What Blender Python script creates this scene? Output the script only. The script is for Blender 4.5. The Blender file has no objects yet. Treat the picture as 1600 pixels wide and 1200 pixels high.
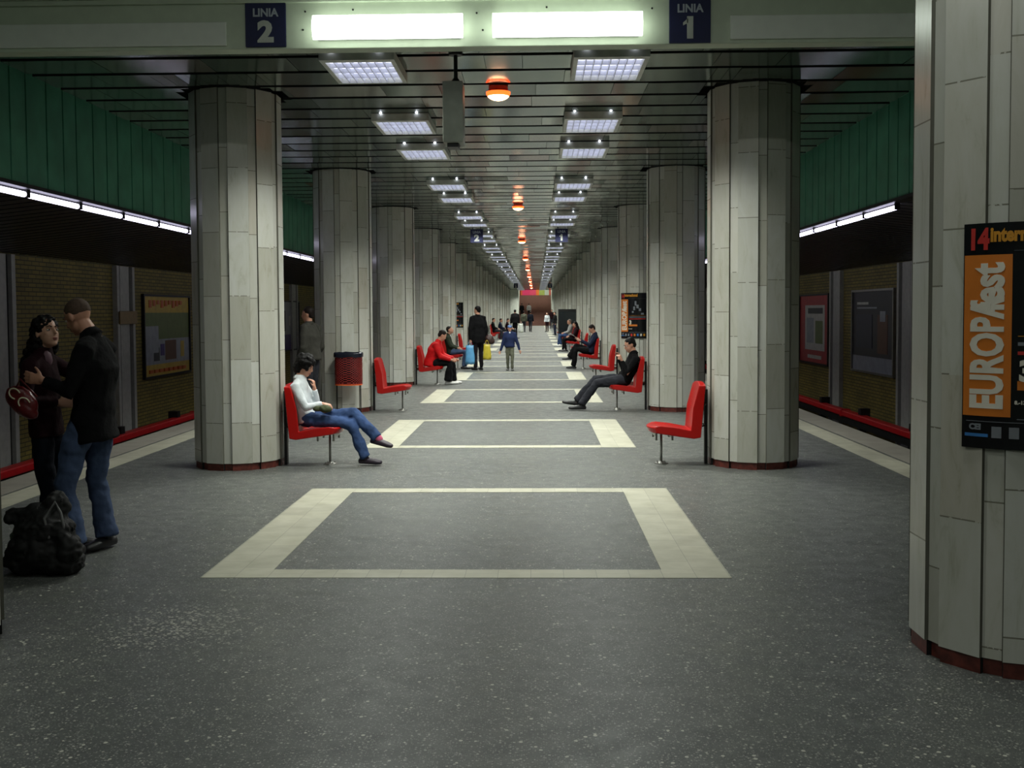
import bpy, bmesh, math, random
from mathutils import Vector, Matrix, Euler, noise
C = bpy.context.scene.collection
sc = bpy.context.scene
R = random.Random(7)
PI = math.pi
rad = math.radians

# ---------------------------------------------------------------- camera
cam = bpy.data.cameras.new('camera'); cam.sensor_width = 36; cam.lens = 36.0
camo = bpy.data.objects.new('camera', cam); C.objects.link(camo)
pit, yaw, rol = 0.0427, 0.0251, -0.0058
f = Vector((-math.sin(yaw)*math.cos(pit), math.cos(yaw)*math.cos(pit), -math.sin(pit)))
r_ = Vector((math.cos(yaw), math.sin(yaw), 0)); u_ = r_.cross(f)
r2 = math.cos(rol)*r_ + math.sin(rol)*u_; u2 = -math.sin(rol)*r_ + math.cos(rol)*u_
M = Matrix((r2, u2, -f)).transposed().to_4x4(); M.translation = (0.4513, 0, 1.65)
camo.matrix_world = M
cam.shift_x = 0.0013; cam.shift_y = -0.0287; cam.clip_end = 300
sc.camera = camo

# ---------------------------------------------------------------- world, exposure
w = bpy.data.worlds.new('world'); sc.world = w; w.use_nodes = True
w.node_tree.nodes['Background'].inputs[0].default_value = (0.5, 0.6, 0.55, 1)
w.node_tree.nodes['Background'].inputs[1].default_value = 0.004
sc.view_settings.view_transform = 'Standard'; sc.view_settings.look = 'None'
sc.view_settings.exposure = 0.45; sc.view_settings.gamma = 1.0; sc.view_settings.use_curve_mapping = False
LAMP_W = 50.0          # each louvred ceiling lamp
BEAM_E = 4.2          # the two big diffusers on the beam
HALL_W = 34.0          # added fixtures of the unseen high hall
TUBE_E = 4.0           # trackside fluorescent tubes

# ---------------------------------------------------------------- station measures
COLX, COL0, BAY, COLR = 2.76, 4.96, 6.03, 0.48
NCOL = 18
CEIL = 3.96
BEAMY = 8.6

# ---------------------------------------------------------------- helpers
def tag(o, label=None, cat=None, group=None, kind=None):
    if label: o['label'] = label
    if cat: o['category'] = cat
    if group: o['group'] = group
    if kind: o['kind'] = kind
    return o
def empty(name, loc, rz=0.0):
    o = bpy.data.objects.new(name, None); C.objects.link(o); o.location = loc; o.rotation_euler = (0, 0, rz)
    o.empty_display_size = .1
    return o
def mkobj(name, bm, mats, parent=None, smooth=False, bevel=0, bseg=2):
    me = bpy.data.meshes.new(name)
    bmesh.ops.recalc_face_normals(bm, faces=bm.faces[:])
    bm.to_mesh(me); bm.free()
    if not isinstance(mats, (list, tuple)): mats = [mats]
    for m in mats: me.materials.append(m)
    if smooth:
        me.polygons.foreach_set('use_smooth', [True]*len(me.polygons))
    o = bpy.data.objects.new(name, me); C.objects.link(o)
    if parent: o.parent = parent
    if bevel:
        b = o.modifiers.new('bevel', 'BEVEL'); b.width = bevel; b.segments = bseg; b.limit_method = 'ANGLE'; b.angle_limit = rad(35)
    return o
def bx(bm, x0, x1, y0, y1, z0, z1, mi=0):
    vs = [bm.verts.new((x, y, z)) for x in (x0, x1) for y in (y0, y1) for z in (z0, z1)]
    for q in ((0, 1, 3, 2), (4, 6, 7, 5), (0, 4, 5, 1), (2, 3, 7, 6), (0, 2, 6, 4), (1, 5, 7, 3)):
        bm.faces.new([vs[i] for i in q]).material_index = mi
    return vs
def tube(bm, pts, rads, ref=(0, 1, 0), seg=12, cap=True, mi=0, ck=(1, 1)):
    """loft of ellipses: rads = radius or (along ref, across)"""
    pts = [Vector(p) for p in pts]; rr = [(q if isinstance(q, (tuple, list)) else (q, q)) for q in rads]
    n = len(pts); rings = []
    P, Q, T = [], [], []
    for i in range(n):
        t = (pts[min(i+1, n-1)] - pts[max(i-1, 0)])
        t = t.normalized() if t.length > 1e-9 else Vector((0, 0, 1)); T.append(t)
    if cap:
        def endr(i, sgn):
            m = min(rr[i]); out = []
            for a in (0.45, 0.8, 0.97):
                out.append((pts[i] + T[i]*sgn*m*a*(ck[0] if sgn < 0 else ck[1]), (rr[i][0]*math.sqrt(1-a*a), rr[i][1]*math.sqrt(1-a*a)), T[i]))
            return out
        seq = endr(0, -1)[::-1] + list(zip(pts, rr, T)) + endr(n-1, 1)
    else: seq = list(zip(pts, rr, T))
    for p, r, t in seq:
        s = Vector(ref) - Vector(ref).dot(t)*t
        if s.length < 1e-4: s = Vector((1, 0, 0)) - t.x*t
        if s.length < 1e-4: s = Vector((0, 0, 1)) - t.z*t
        s.normalize(); o = t.cross(s)
        rings.append([bm.verts.new(p + s*r[0]*math.cos(a) + o*r[1]*math.sin(a)) for a in (2*PI*k/seg for k in range(seg))])
    for a, b in zip(rings, rings[1:]):
        for k in range(seg):
            bm.faces.new((a[k], a[(k+1) % seg], b[(k+1) % seg], b[k])).material_index = mi
    bm.faces.new(rings[0][::-1]).material_index = mi; bm.faces.new(rings[-1]).material_index = mi
def ell(bm, c, rx, ry, rz, X=(1, 0, 0), Y=(0, 1, 0), Z=(0, 0, 1), seg=16, mi=0):
    X, Y, Z = Vector(X), Vector(Y), Vector(Z); c = Vector(c); rings = []
    n = seg//2
    top = bm.verts.new(c+Z*rz); bot = bm.verts.new(c-Z*rz)
    for i in range(1, n):
        th = PI*i/n
        rings.append([bm.verts.new(c + X*rx*math.sin(th)*math.cos(a) + Y*ry*math.sin(th)*math.sin(a) + Z*rz*math.cos(th)) for a in (2*PI*k/seg for k in range(seg))])
    for k in range(seg):
        bm.faces.new((top, rings[0][k], rings[0][(k+1) % seg])).material_index = mi
        bm.faces.new((bot, rings[-1][(k+1) % seg], rings[-1][k])).material_index = mi
    for a, b in zip(rings, rings[1:]):
        for k in range(seg):
            bm.faces.new((a[k], b[k], b[(k+1) % seg], a[(k+1) % seg])).material_index = mi
def cyl(bm, p0, p1, r, seg=12, r1=None, mi=0):
    tube(bm, [p0, p1], [r, r if r1 is None else r1], ref=(0.3, 1, 0.2), seg=seg, cap=False, mi=mi)
def copy_tree(o, parent=None):
    c = o.copy(); C.objects.link(c)
    if parent: c.parent = parent
    for ch in o.children: copy_tree(ch, c)
    return c
def bake(o):
    """replace an object's mesh with its evaluated mesh (applies remesh and smoothing)"""
    dg = bpy.context.evaluated_depsgraph_get(); dg.update()
    me = bpy.data.meshes.new_from_object(o.evaluated_get(dg))
    o.modifiers.clear(); old = o.data; o.data = me; me.name = old.name; bpy.data.meshes.remove(old)
    me.polygons.foreach_set('use_smooth', [True]*len(me.polygons))
def blob(name, bm, mat, parent, vox, smooth=4, fac=0.5, wob=0.0, wsc=8.0):
    o = mkobj(name, bm, mat, parent)
    m = o.modifiers.new('r', 'REMESH'); m.mode = 'VOXEL'; m.voxel_size = vox
    s = o.modifiers.new('s', 'SMOOTH'); s.iterations = smooth; s.factor = fac
    bake(o)
    if wob:
        for v in o.data.vertices:
            n = v.normal.copy(); v.co += n*wob*(noise.noise(v.co*wsc) + .5*noise.noise(v.co*wsc*2.3))
        o.data.update()
    return o

# ---------------------------------------------------------------- materials
def srgb(c):
    if isinstance(c, str): c = tuple(int(c[i:i+2], 16)/255 for i in (0, 2, 4))
    return tuple(((x/12.92) if x <= .04045 else ((x+.055)/1.055)**2.4) for x in c)
class NT:
    def __init__(s, name):
        s.m = bpy.data.materials.new(name); s.m.use_nodes = True; s.t = s.m.node_tree; s.n = s.t.nodes
        s.b = s.n['Principled BSDF']
    def new(s, ty, **kw):
        n = s.n.new(ty)
        for k, v in kw.items():
            if k in n.inputs.keys(): n.inputs[k].default_value = v
            else: setattr(n, k, v)
        return n
    def l(s, a, b): s.t.links.new(a, b)
    def math(s, op, a, b=None, clamp=False):
        n = s.n.new('ShaderNodeMath'); n.operation = op; n.use_clamp = clamp
        for i, v in enumerate((a, b)):
            if v is None: continue
            if hasattr(v, 'is_linked'): s.l(v, n.inputs[i])
            else: n.inputs[i].default_value = v
        return n.outputs[0]
    def mix(s, fac, a, b, mode='MIX'):
        n = s.n.new('ShaderNodeMix'); n.data_type = 'RGBA'; n.blend_type = mode
        for i, v in ((0, fac), (6, a), (7, b)):
            if hasattr(v, 'is_linked'): s.l(v, n.inputs[i])
            else: n.inputs[i].default_value = v if i == 0 else (*v, 1)[:4]
        return n.outputs[2]
    def ramp(s, v, stops):
        n = s.n.new('ShaderNodeValToRGB'); cr = n.color_ramp
        while len(cr.elements) < len(stops): cr.elements.new(.5)
        for e, (p, c) in zip(cr.elements, stops): e.position = p; e.color = (*c, 1) if len(c) == 3 else c
        s.l(v, n.inputs[0]); return n.outputs[0]
_mc = {}
def mat(name, col, rough=.6, metal=0.0, emit=None, es=0.0, var=.12, sc_=9.0, bump=0.0):
    if name in _mc: return _mc[name]
    t = NT(name); c = srgb(col)
    tc = t.new('ShaderNodeTexCoord')
    nz = t.new('ShaderNodeTexNoise', Scale=sc_, Detail=4.0); t.l(tc.outputs['Object'], nz.inputs['Vector'])
    lo = tuple(x*(1-var) for x in c); hi = tuple(min(1, x*(1+var)) for x in c)
    t.l(t.ramp(nz.outputs[0], [(.3, lo), (.7, hi)]), t.b.inputs['Base Color'])
    t.b.inputs['Roughness'].default_value = rough; t.b.inputs['Metallic'].default_value = metal
    if emit:
        t.b.inputs['Emission Color'].default_value = (*srgb(emit), 1); t.b.inputs['Emission Strength'].default_value = es
    if bump:
        bp = t.new('ShaderNodeBump', Strength=.6, Distance=bump)
        n2 = t.new('ShaderNodeTexNoise', Scale=sc_*5, Detail=5.0); t.l(tc.outputs['Object'], n2.inputs['Vector'])
        t.l(n2.outputs[0], bp.inputs['Height']); t.l(bp.outputs[0], t.b.inputs['Normal'])
    _mc[name] = t.m; return t.m

def m_floor():
    t = NT('terrazzo'); tc = t.new('ShaderNodeTexCoord'); P = tc.outputs['Object']
    big = t.new('ShaderNodeTexNoise', Scale=.8, Detail=5.0); t.l(P, big.inputs['Vector'])
    mid = t.new('ShaderNodeTexNoise', Scale=7.0, Detail=6.0); t.l(P, mid.inputs['Vector'])
    base = t.mix(t.ramp(big.outputs[0], [(.35, (0, 0, 0)), (.65, (1, 1, 1))]), srgb('525552'), srgb('5f625e'))
    base = t.mix(t.ramp(mid.outputs[0], [(.35, (0, 0, 0)), (.7, (1, 1, 1))]), base, srgb('4f5150'))
    for s, th, col in ((120., .70, '7e807a'), (150., .68, '3e3f3e'), (75., .94, '9c9c92'), (95., .90, '8b8c85'), (52., .978, 'b6b5a8')):
        v = t.new('ShaderNodeTexVoronoi', Scale=s); t.l(P, v.inputs['Vector'])
        sep = t.new('ShaderNodeSeparateColor'); t.l(v.outputs['Color'], sep.inputs[0])
        on = t.math('GREATER_THAN', sep.outputs[0], th)
        near = t.math('LESS_THAN', v.outputs['Distance'], .42)
        base = t.mix(t.math('MULTIPLY', on, near), base, srgb(col))
    # worn patch of exposed pale chips on the left foreground
    ds = t.new('ShaderNodeVectorMath', operation='DISTANCE'); t.l(P, ds.inputs[0]); ds.inputs[1].default_value = (-1.42, 5.28, 0)
    v = t.new('ShaderNodeTexVoronoi', Scale=52.0); t.l(P, v.inputs['Vector']); sep = t.new('ShaderNodeSeparateColor'); t.l(v.outputs['Color'], sep.inputs[0])
    k = t.math('MULTIPLY', t.math('GREATER_THAN', t.math('SUBTRACT', sep.outputs[1], t.math('MULTIPLY', ds.outputs['Value'], 1.5)), .28), t.math('LESS_THAN', v.outputs['Distance'], .45))
    base = t.mix(t.math('MULTIPLY', k, .7), base, srgb('a8a79c'))
    t.l(base, t.b.inputs['Base Color'])
    t.l(t.ramp(mid.outputs[0], [(.3, (.34,)*3), (.7, (.5,)*3)]), t.b.inputs['Roughness'])
    t.b.inputs['Specular IOR Level'].default_value = .45
    bp = t.new('ShaderNodeBump', Strength=.25, Distance=.002); t.l(mid.outputs[0], bp.inputs['Height']); t.l(bp.outputs[0], t.b.inputs['Normal'])
    return t.m
def m_tile(name, col, sx, sy, jl=.012):
    t = NT(name); tc = t.new('ShaderNodeTexCoord')
    mp = t.new('ShaderNodeMapping'); t.l(tc.outputs['Object'], mp.inputs[0]); mp.inputs['Rotation'].default_value = (0, 0, PI/2)
    br = t.new('ShaderNodeTexBrick', Scale=1.0); t.l(mp.outputs[0], br.inputs['Vector'])
    br.inputs['Brick Width'].default_value = sy; br.inputs['Row Height'].default_value = sx; br.inputs['Mortar Size'].default_value = .0018
    c = srgb(col)
    br.inputs['Color1'].default_value = (*c, 1); br.inputs['Color2'].default_value = (*(x*.86 for x in c), 1); br.inputs['Mortar'].default_value = (*(x*.5 for x in c), 1)
    nz = t.new('ShaderNodeTexNoise', Scale=6.0, Detail=5.0); t.l(tc.outputs['Object'], nz.inputs['Vector'])
    t.l(t.mix(1.0, br.outputs[0], t.ramp(nz.outputs[0], [(.3, (.8, .8, .76)), (.65, (1, 1, 1))]), 'MULTIPLY'), t.b.inputs['Base Color'])
    t.b.inputs['Roughness'].default_value = .4
    return t.m
def m_marble():
    """column cladding: uv.x = panel number, uv.y = height in metres"""
    t = NT('column_marble'); uv = t.new('ShaderNodeUVMap'); sp = t.new('ShaderNodeSeparateXYZ'); t.l(uv.outputs[0], sp.inputs[0])
    oi = t.new('ShaderNodeObjectInfo')
    seed = t.math('ADD', sp.outputs[0], t.math('MULTIPLY', oi.outputs['Random'], 57.3))
    wn = t.new('ShaderNodeTexWhiteNoise', noise_dimensions='1D'); t.l(t.math('MULTIPLY', t.math('FLOOR', t.math('MULTIPLY', seed, 10.0)), .731), wn.inputs['W'])
    h = t.math('ADD', t.math('DIVIDE', sp.outputs[1], .66), wn.outputs[0])
    row = t.math('FLOOR', h); fr = t.math('FRACT', h)
    joint = t.math('MINIMUM', t.math('LESS_THAN', fr, .011), 1.0)
    w2 = t.new('ShaderNodeTexWhiteNoise', noise_dimensions='2D')
    cb = t.new('ShaderNodeCombineXYZ'); t.l(row, cb.inputs[0]); t.l(t.math('FLOOR', t.math('MULTIPLY', seed, 10.0)), cb.inputs[1]); t.l(cb.outputs[0], w2.inputs['Vector'])
    col = t.ramp(w2.outputs[0], [(0, srgb('b0afa4')), (.3, srgb('bfbfb6')), (.7, srgb('cacbc4')), (1, srgb('b8b4a8'))])
    tc = t.new('ShaderNodeTexCoord'); mp = t.new('ShaderNodeMapping'); mp.inputs['Scale'].default_value = (5, 5, 1.2); t.l(tc.outputs['Object'], mp.inputs[0])
    wv = t.new('ShaderNodeTexNoise', Scale=1.6, Detail=8.0, Roughness=.65, Distortion=1.3); t.l(mp.outputs[0], wv.inputs['Vector'])
    col = t.mix(1.0, col, t.ramp(wv.outputs[0], [(.28, (.76, .75, .68)), (.42, (.94, .94, .91)), (.6, (1, 1, 1))]), 'MULTIPLY')
    dn = t.new('ShaderNodeTexNoise', Scale=24.0, Detail=3.0); t.l(tc.outputs['Object'], dn.inputs['Vector'])
    col = t.mix(t.math('MULTIPLY', joint, t.math('GREATER_THAN', dn.outputs[0], .40)), col, srgb('7d7b6e'))
    t.l(col, t.b.inputs['Base Color']); t.b.inputs['Roughness'].default_value = .24
    t.b.inputs['Specular IOR Level'].default_value = .4
    return t.m
def m_ceil():
    """glossy painted metal strip panels; a face colour attribute varies each panel's paint"""
    t = NT('ceiling_panel_metal'); at = t.new('ShaderNodeAttribute', attribute_name='tone')
    c = t.ramp(at.outputs['Fac'], [(0, srgb('4c5e53')), (.5, srgb('5d7064')), (.88, srgb('6e7d70')), (.95, srgb('7c665c')), (1, srgb('8c9488'))])
    g = t.new('ShaderNodeNewGeometry'); cb = t.new('ShaderNodeCombineXYZ')           # each panel hangs slightly out of level
    for i, nm in enumerate(('tilt_x', 'tilt_y')):
        a2 = t.new('ShaderNodeAttribute', attribute_name=nm); t.l(a2.outputs['Fac'], cb.inputs[i])
    va = t.new('ShaderNodeVectorMath', operation='ADD'); t.l(g.outputs['Normal'], va.inputs[0]); t.l(cb.outputs[0], va.inputs[1])
    vn = t.new('ShaderNodeVectorMath', operation='NORMALIZE'); t.l(va.outputs[0], vn.inputs[0]); t.l(vn.outputs[0], t.b.inputs['Normal'])
    t.l(c, t.b.inputs['Base Color']); t.b.inputs['Metallic'].default_value = .55; t.b.inputs['Roughness'].default_value = .15
    return t.m
def m_brick():
    t = NT('ochre_brick'); tc = t.new('ShaderNodeTexCoord'); sp = t.new('ShaderNodeSeparateXYZ'); t.l(tc.outputs['Object'], sp.inputs[0])
    cb = t.new('ShaderNodeCombineXYZ'); t.l(sp.outputs[1], cb.inputs[0]); t.l(sp.outputs[2], cb.inputs[1])
    br = t.new('ShaderNodeTexBrick', Scale=1.0); t.l(cb.outputs[0], br.inputs['Vector'])
    br.inputs['Brick Width'].default_value = .26; br.inputs['Row Height'].default_value = .075; br.inputs['Mortar Size'].default_value = .009
    br.inputs['Color1'].default_value = (*srgb('8c7c36'), 1); br.inputs['Color2'].default_value = (*srgb('776a32'), 1); br.inputs['Mortar'].default_value = (*srgb('3c3a20'), 1)
    nz = t.new('ShaderNodeTexNoise', Scale=.9, Detail=5.0); t.l(tc.outputs['Object'], nz.inputs['Vector'])
    t.l(t.mix(1.0, br.outputs[0], t.ramp(nz.outputs[0], [(.3, (.7,)*3), (.65, (1, 1, 1))]), 'MULTIPLY'), t.b.inputs['Base Color'])
    t.b.inputs['Roughness'].default_value = .7
    return t.m
FLOOR = m_floor(); WTILE = m_tile('cream_floor_tile', 'bcbaa8', .205, .31); MARBLE = m_marble(); CEILM = m_ceil(); BRICK = m_brick()
BLACK = mat('void_black', '0a0a0a', .9)
BEAMM = mat('beam_paint', 'b8c2ac', .5, var=.05)
PANELM = mat('beam_panel', 'd2d6cc', .4, var=.04)
GREEN = mat('green_fascia', '4c8e74', .55, var=.18, sc_=2.5)
GREEND = mat('fascia_joint', '1d4234', .7)
DARKM = mat('dark_metal', '1c1c1c', .5, .3)
GREYM = mat('grey_metal', '8a8a84', .35, .7)
HOUS = mat('lamp_housing_paint', 'c6c8be', .45)
RED = mat('red_plastic', 'a20c08', .3, var=.06, sc_=4)
REDR = mat('red_rail_cover', 'b3161c', .4)
BASEM = mat('red_granite_base', '5e2a22', .45, var=.45, sc_=22)
NAVY = mat('sign_navy', '0e1644', .65)
WHITE = mat('sign_white', 'd8d8d4', .5)
LOUV = mat('louvre_white', 'd9dce2', .4)
DIFF = mat('diffuser_glow', 'ffffff', .4, emit='f2fff2', es=BEAM_E)
GLOW = mat('louvre_glow', 'ffffff', .4, emit='e4e6ff', es=1.15)
TUBEG = mat('tube_glow', 'ffffff', .4, emit='e6e2ff', es=TUBE_E)
DOTG = mat('leak_dot_glow', 'ffffff', .4, emit='e8ecff', es=6.0)
ORNG = mat('orange_lamp_glow', 'ff7040', .4, emit='ff4a18', es=3.5)
ORNH = mat('orange_lamp_core', 'ffffff', .4, emit='ffc090', es=9.0)
CONC = mat('dark_concrete', '2e2d2a', .8)
EDGE = mat('platform_edge_stone', '8b877c', .6, sc_=5)

# ---------------------------------------------------------------- shell: floor with inlaid tile frames
bm = bmesh.new()
XE = 4.82
bx(bm, -XE, XE, -8, 128, -.25, 0, 0)
for s in (-1, 1):
    a, b = sorted((s*4.08, s*4.38)); bx(bm, a, b, -8, 128, 0, .0025, 1)
    a, b = sorted((s*4.42, s*XE)); bx(bm, a, b, -8, 128, 0, .0015, 2)
y0 = 6.26 - BAY
for k in range(19):
    y = y0 + k*BAY; W, L = 1.646, 3.19
    if y < 1: continue
    for s in (-1, 1):
        a, b = sorted((s*(W-.409), s*W)); bx(bm, a, b, y, y+L, 0, .003, 1)
    for yy in (y, y+L-.2): bx(bm, -W+.409, W-.409, yy, yy+.2, 0, .003, 1)
tag(mkobj('floor', bm, [FLOOR, WTILE, EDGE]), kind='structure')
# platform sides and track beds
for s, nm in ((-1, 'left'), (1, 'right')):
    bm = bmesh.new(); a, b = sorted((s*(XE-.12), s*(XE-.02))); bx(bm, a, b, -8, 128, -1.35, -.25)
    tag(mkobj('trim_platform_side_'+nm, bm, CONC), kind='structure')
    bm = bmesh.new(); a, b = sorted((s*(XE-.12), s*8.5)); bx(bm, a, b, -8, 128, -1.5, -1.35)
    tag(mkobj('floor_track_'+nm, bm, CONC), kind='structure')
    bm = bmesh.new(); a, b = sorted((s*8.2, s*8.5)); bx(bm, a, b, -8, 128, -1.35, 3.3)
    tag(mkobj('wall_'+nm, bm, BRICK), kind='structure')
    # track ceiling: dark slats sloping to the wall
    bm = bmesh.new()
    n = 205
    for i in range(n):
        y = -4 + i*.3
        if y > 58: break
        vs = bx(bm, s*4.98, s*8.2, y, y+.22, 0, .02)
        for v in vs: v.co.z += 3.0 - .36*(abs(v.co.x)-4.98)/3.22
    a, b = sorted((s*4.98, s*8.2)); bx(bm, a, b, -8, 128, 3.12, 3.2, 1)
    tag(mkobj('ceiling_track_'+nm, bm, [mat('track_slat', '2c2b29', .4, .4), BLACK]), kind='structure')
    # green fascia with ribs
    bm = bmesh.new(); a, b = sorted((s*4.86, s*4.96)); bx(bm, a, b, -8, 128, 2.99, 4.35)
    y = -6.0; k = 0
    while y < 110:
        a, b = sorted((s*4.84, s*4.87)); wd = (.30, .42, .36)[k % 3]
        bx(bm, a, b, y, y+wd, 3.0, 4.3, 0); y += wd+.028; k += 1
    tag(mkobj('trim_fascia_'+nm, bm, [GREEN]), kind='structure')
    bm = bmesh.new(); a, b = sorted((s*4.82, s*5.02)); bx(bm, a, b, -8, 128, 2.955, 2.995)
    tag(mkobj('trim_light_channel_'+nm, bm, DARKM), kind='structure')
# slab above (black void) and end walls
bm = bmesh.new(); bx(bm, -8.5, 8.5, BEAMY+.1, 113.3, 4.5, 4.6); bx(bm, -4.5, 4.5, 113.2, 113.4, 3.95, 4.5); tag(mkobj('ceiling_slab', bm, BLACK), kind='structure')
bm = bmesh.new(); bx(bm, -8.5, 8.5, 113.3, 128, 6.6, 6.7); tag(mkobj('ceiling_stairs', bm, mat('stair_ceiling_paint', '8a8c82', .6)), kind='structure')
bm = bmesh.new(); bx(bm, -8.5, -2.4, 122, 122.2, -1.5, 4.6); bx(bm, 2.9, 8.5, 122, 122.2, -1.5, 4.6)
tag(mkobj('wall_end_sides', bm, mat('end_wall_paint', '55544c', .7)), kind='structure')
bm = bmesh.new(); bx(bm, -2.4, 2.9, 127.7, 127.9, -1.5, 7)
tag(mkobj('wall_end', bm, _mc['end_wall_paint']), kind='structure')
bm = bmesh.new(); bx(bm, -8.5, 8.5, -8.2, -8, -1.5, 5.2); tag(mkobj('wall_front_hall', bm, BEAMM), kind='structure')
bm = bmesh.new(); bx(bm, -8.5, 8.5, -8, BEAMY+.2, 5.0, 5.1); tag(mkobj('ceiling_front_hall', bm, mat('hall_ceiling_paint', '6d7468', .6)), kind='structure')

# ---------------------------------------------------------------- strip ceiling
bm = bmesh.new(); bm.faces.layers.float.new('tone'); bm.faces.layers.float.new('tilt_x'); bm.faces.layers.float.new('tilt_y')
tone, tlx, tly = (bm.faces.layers.float[q] for q in ('tone', 'tilt_x', 'tilt_y'))
PITCH = .6; NS = 174
cols = [(s*COLX, COL0+BAY*k) for k in range(NCOL) for s in (-1, 1)]
XC = 4.46
for i in range(NS):
    ya = 8.79 + i*PITCH; yb = ya + .505
    near = i < 42
    cuts = [-XC]
    x = -XC + R.uniform(.3, 1.1)
    while x < XC-.25:
        cuts.append(x); x += R.choice((.35, .6, .8, 1.0, 1.2)) if near else R.uniform(1.0, 2.2)
    cuts.append(XC)
    for a, b in zip(cuts, cuts[1:]):
        segs = [(a, b, [(ya, yb)])]                     # (x0, x1, [(y0, y1), ...]) with round holes left at the columns
        for cx, cy in cols:
            if ya < cy+.56 and yb > cy-.56:
                ns = []
                for p, q, iv in segs:
                    l, r = cx-.56, cx+.56
                    if q <= l or p >= r: ns.append((p, q, iv)); continue
                    if p < l: ns.append((p, l, iv))
                    m0, m1 = max(p, l), min(q, r); nn = max(1, int((m1-m0)/.09))
                    for t in range(nn):
                        e0, e1 = m0+(m1-m0)*t/nn, m0+(m1-m0)*(t+1)/nn; h = math.sqrt(max(0, .56**2-((e0+e1)/2-cx)**2)); ni = []
                        for u, v in iv:
                            if u < cy-h: ni.append((u, min(v, cy-h)))
                            if v > cy+h: ni.append((max(u, cy+h), v))
                        ns.append((e0, e1, ni))
                    if q > r: ns.append((r, q, iv))
                segs = ns
        t0 = R.random(); tx = R.gauss(0, .003); ty = R.gauss(0, .003); px, py = R.gauss(0, .022), R.gauss(0, .02)
        for p, q, iv in segs:
            for u, v_ in iv:
                if v_-u < .01 or q-p < .005: continue
                fb = len(bm.faces); g = .002 if q-p > .1 else 0
                vs = bx(bm, p+g, q-g, u, v_, CEIL, CEIL+.03)
                for v in vs: v.co.z += (v.co.x-(a+b)/2)*tx + (v.co.y-ya-.25)*ty + .004
                bm.faces.ensure_lookup_table()
                for k, fc in enumerate(bm.faces[fb:]):
                    fc[tone] = t0; fc[tlx] = px; fc[tly] = py
                    if k in (2, 3): fc.material_index = 1  # long edges painted black so the gaps between strips read as shade
bx(bm, -XC-.05, XC+.05, 8.7, 113.2, CEIL+.22, CEIL+.25, 1)
tag(mkobj('ceiling', bm, [CEILM, BLACK]), kind='structure')

# ---------------------------------------------------------------- beam with line signs
bm = bmesh.new()
bx(bm, -8.4, 8.4, BEAMY, BEAMY+.16, 3.845, 5.0, 0)
bx(bm, -8.4, 8.4, BEAMY-.03, BEAMY+.02, 4.22, 4.26, 0)
bx(bm, -8.4, 8.4, BEAMY-.05, BEAMY, 4.26, 5.0, 0)
for a, b in ((-8.3, -2.12), (2.06, 8.3)): bx(bm, a, b, BEAMY-.022, BEAMY, 3.875, 4.07, 1)
tag(mkobj('trim_beam', bm, [BEAMM, PANELM], bevel=.006), kind='structure')
def text(s, size, m, parent, mtx, name='lettering', ex=.002, off=0.0, sx=1.0, align='CENTER', spacing=1.0):
    cu = bpy.data.curves.new(name, 'FONT'); cu.body = s; cu.size = size; cu.extrude = ex; cu.offset = off
    cu.align_x = align; cu.align_y = 'CENTER'; cu.resolution_u = 3; cu.space_character = spacing
    t = bpy.data.objects.new(name, cu); C.objects.link(t)
    dg = bpy.context.evaluated_depsgraph_get(); me = bpy.data.meshes.new_from_object(t.evaluated_get(dg))
    bpy.data.objects.remove(t); bpy.data.curves.remove(cu)
    me.transform(Matrix.Diagonal((sx, 1, 1, 1))); me.transform(mtx); me.materials.clear(); me.materials.append(m); me.name = name
    o = bpy.data.objects.new(name, me); C.objects.link(o)
    if parent: o.parent = parent
    return o
FRONT = Matrix.Rotation(PI/2, 4, 'X')          # text in xz plane, read from -y
def line_sign(x, y, z, num, w_, label, detail=True, back=None):
    e = empty('line_sign', (x, y, z)); h_ = w_*1.06
    bm = bmesh.new(); bx(bm, -w_/2, w_/2, 0, .02, -h_/2, h_/2)
    mkobj('board', bm, NAVY, e, bevel=.004)
    text('LINIA', w_*.27, mat('sign_letter_grey', '9da3ad', .5), e, Matrix.Translation((0, -.001, h_*.27)) @ FRONT, sx=.95, off=.003)
    o1 = text(num, w_*.68, mat('sign_number_grey', 'b2b5ac', .5), e, Matrix.Translation((0, -.001, -h_*.18)) @ FRONT, name='number', sx=1.1, off=.012)
    if num == '1':                                   # flag and foot strokes of the figure one
        b = bmesh.new(); b.from_mesh(o1.data); t = w_*.05; zt = -h_*.18+w_*.245
        vs = [b.verts.new((x, y, z)) for y in (-.003, .0) for x, z in ((-t, zt), (-t-w_*.12, zt-w_*.10), (-t-w_*.12, zt-w_*.17), (-t, zt-w_*.11))]
        for q in ((0, 1, 2, 3), (7, 6, 5, 4), (0, 4, 5, 1), (1, 5, 6, 2), (2, 6, 7, 3), (3, 7, 4, 0)): b.faces.new([vs[i] for i in q])
        b.to_mesh(o1.data); b.free()
    if back:
        for s in (-.3, .3):
            bm = bmesh.new(); cyl(bm, (s*w_, .01, h_/2), (s*w_, .01, CEIL-z+.01), .008); mkobj('hanger', bm, DARKM, e)
    return tag(e, label, 'sign', None)
line_sign(-1.79, BEAMY-.022, 4.04, '2', .34, 'navy sign reading LINIA 2 on the pale beam, left of the lit tubes')
line_sign(1.73, BEAMY-.022, 4.03, '1', .34, 'navy sign reading LINIA 1 on the pale beam, right of the lit tubes')
line_sign(-1.13, 27.5, 3.66, '2', .34, 'small dark LINIA 2 sign hanging halfway down the hall, left side', back=1)
line_sign(1.14, 27.5, 3.66, '1', .34, 'small dark LINIA 1 sign hanging halfway down the hall, right side', back=1)
line_sign(-1.2, 84, 3.7, '2', .34, 'tiny dark sign hanging near the stairs, left side', back=1)
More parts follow.
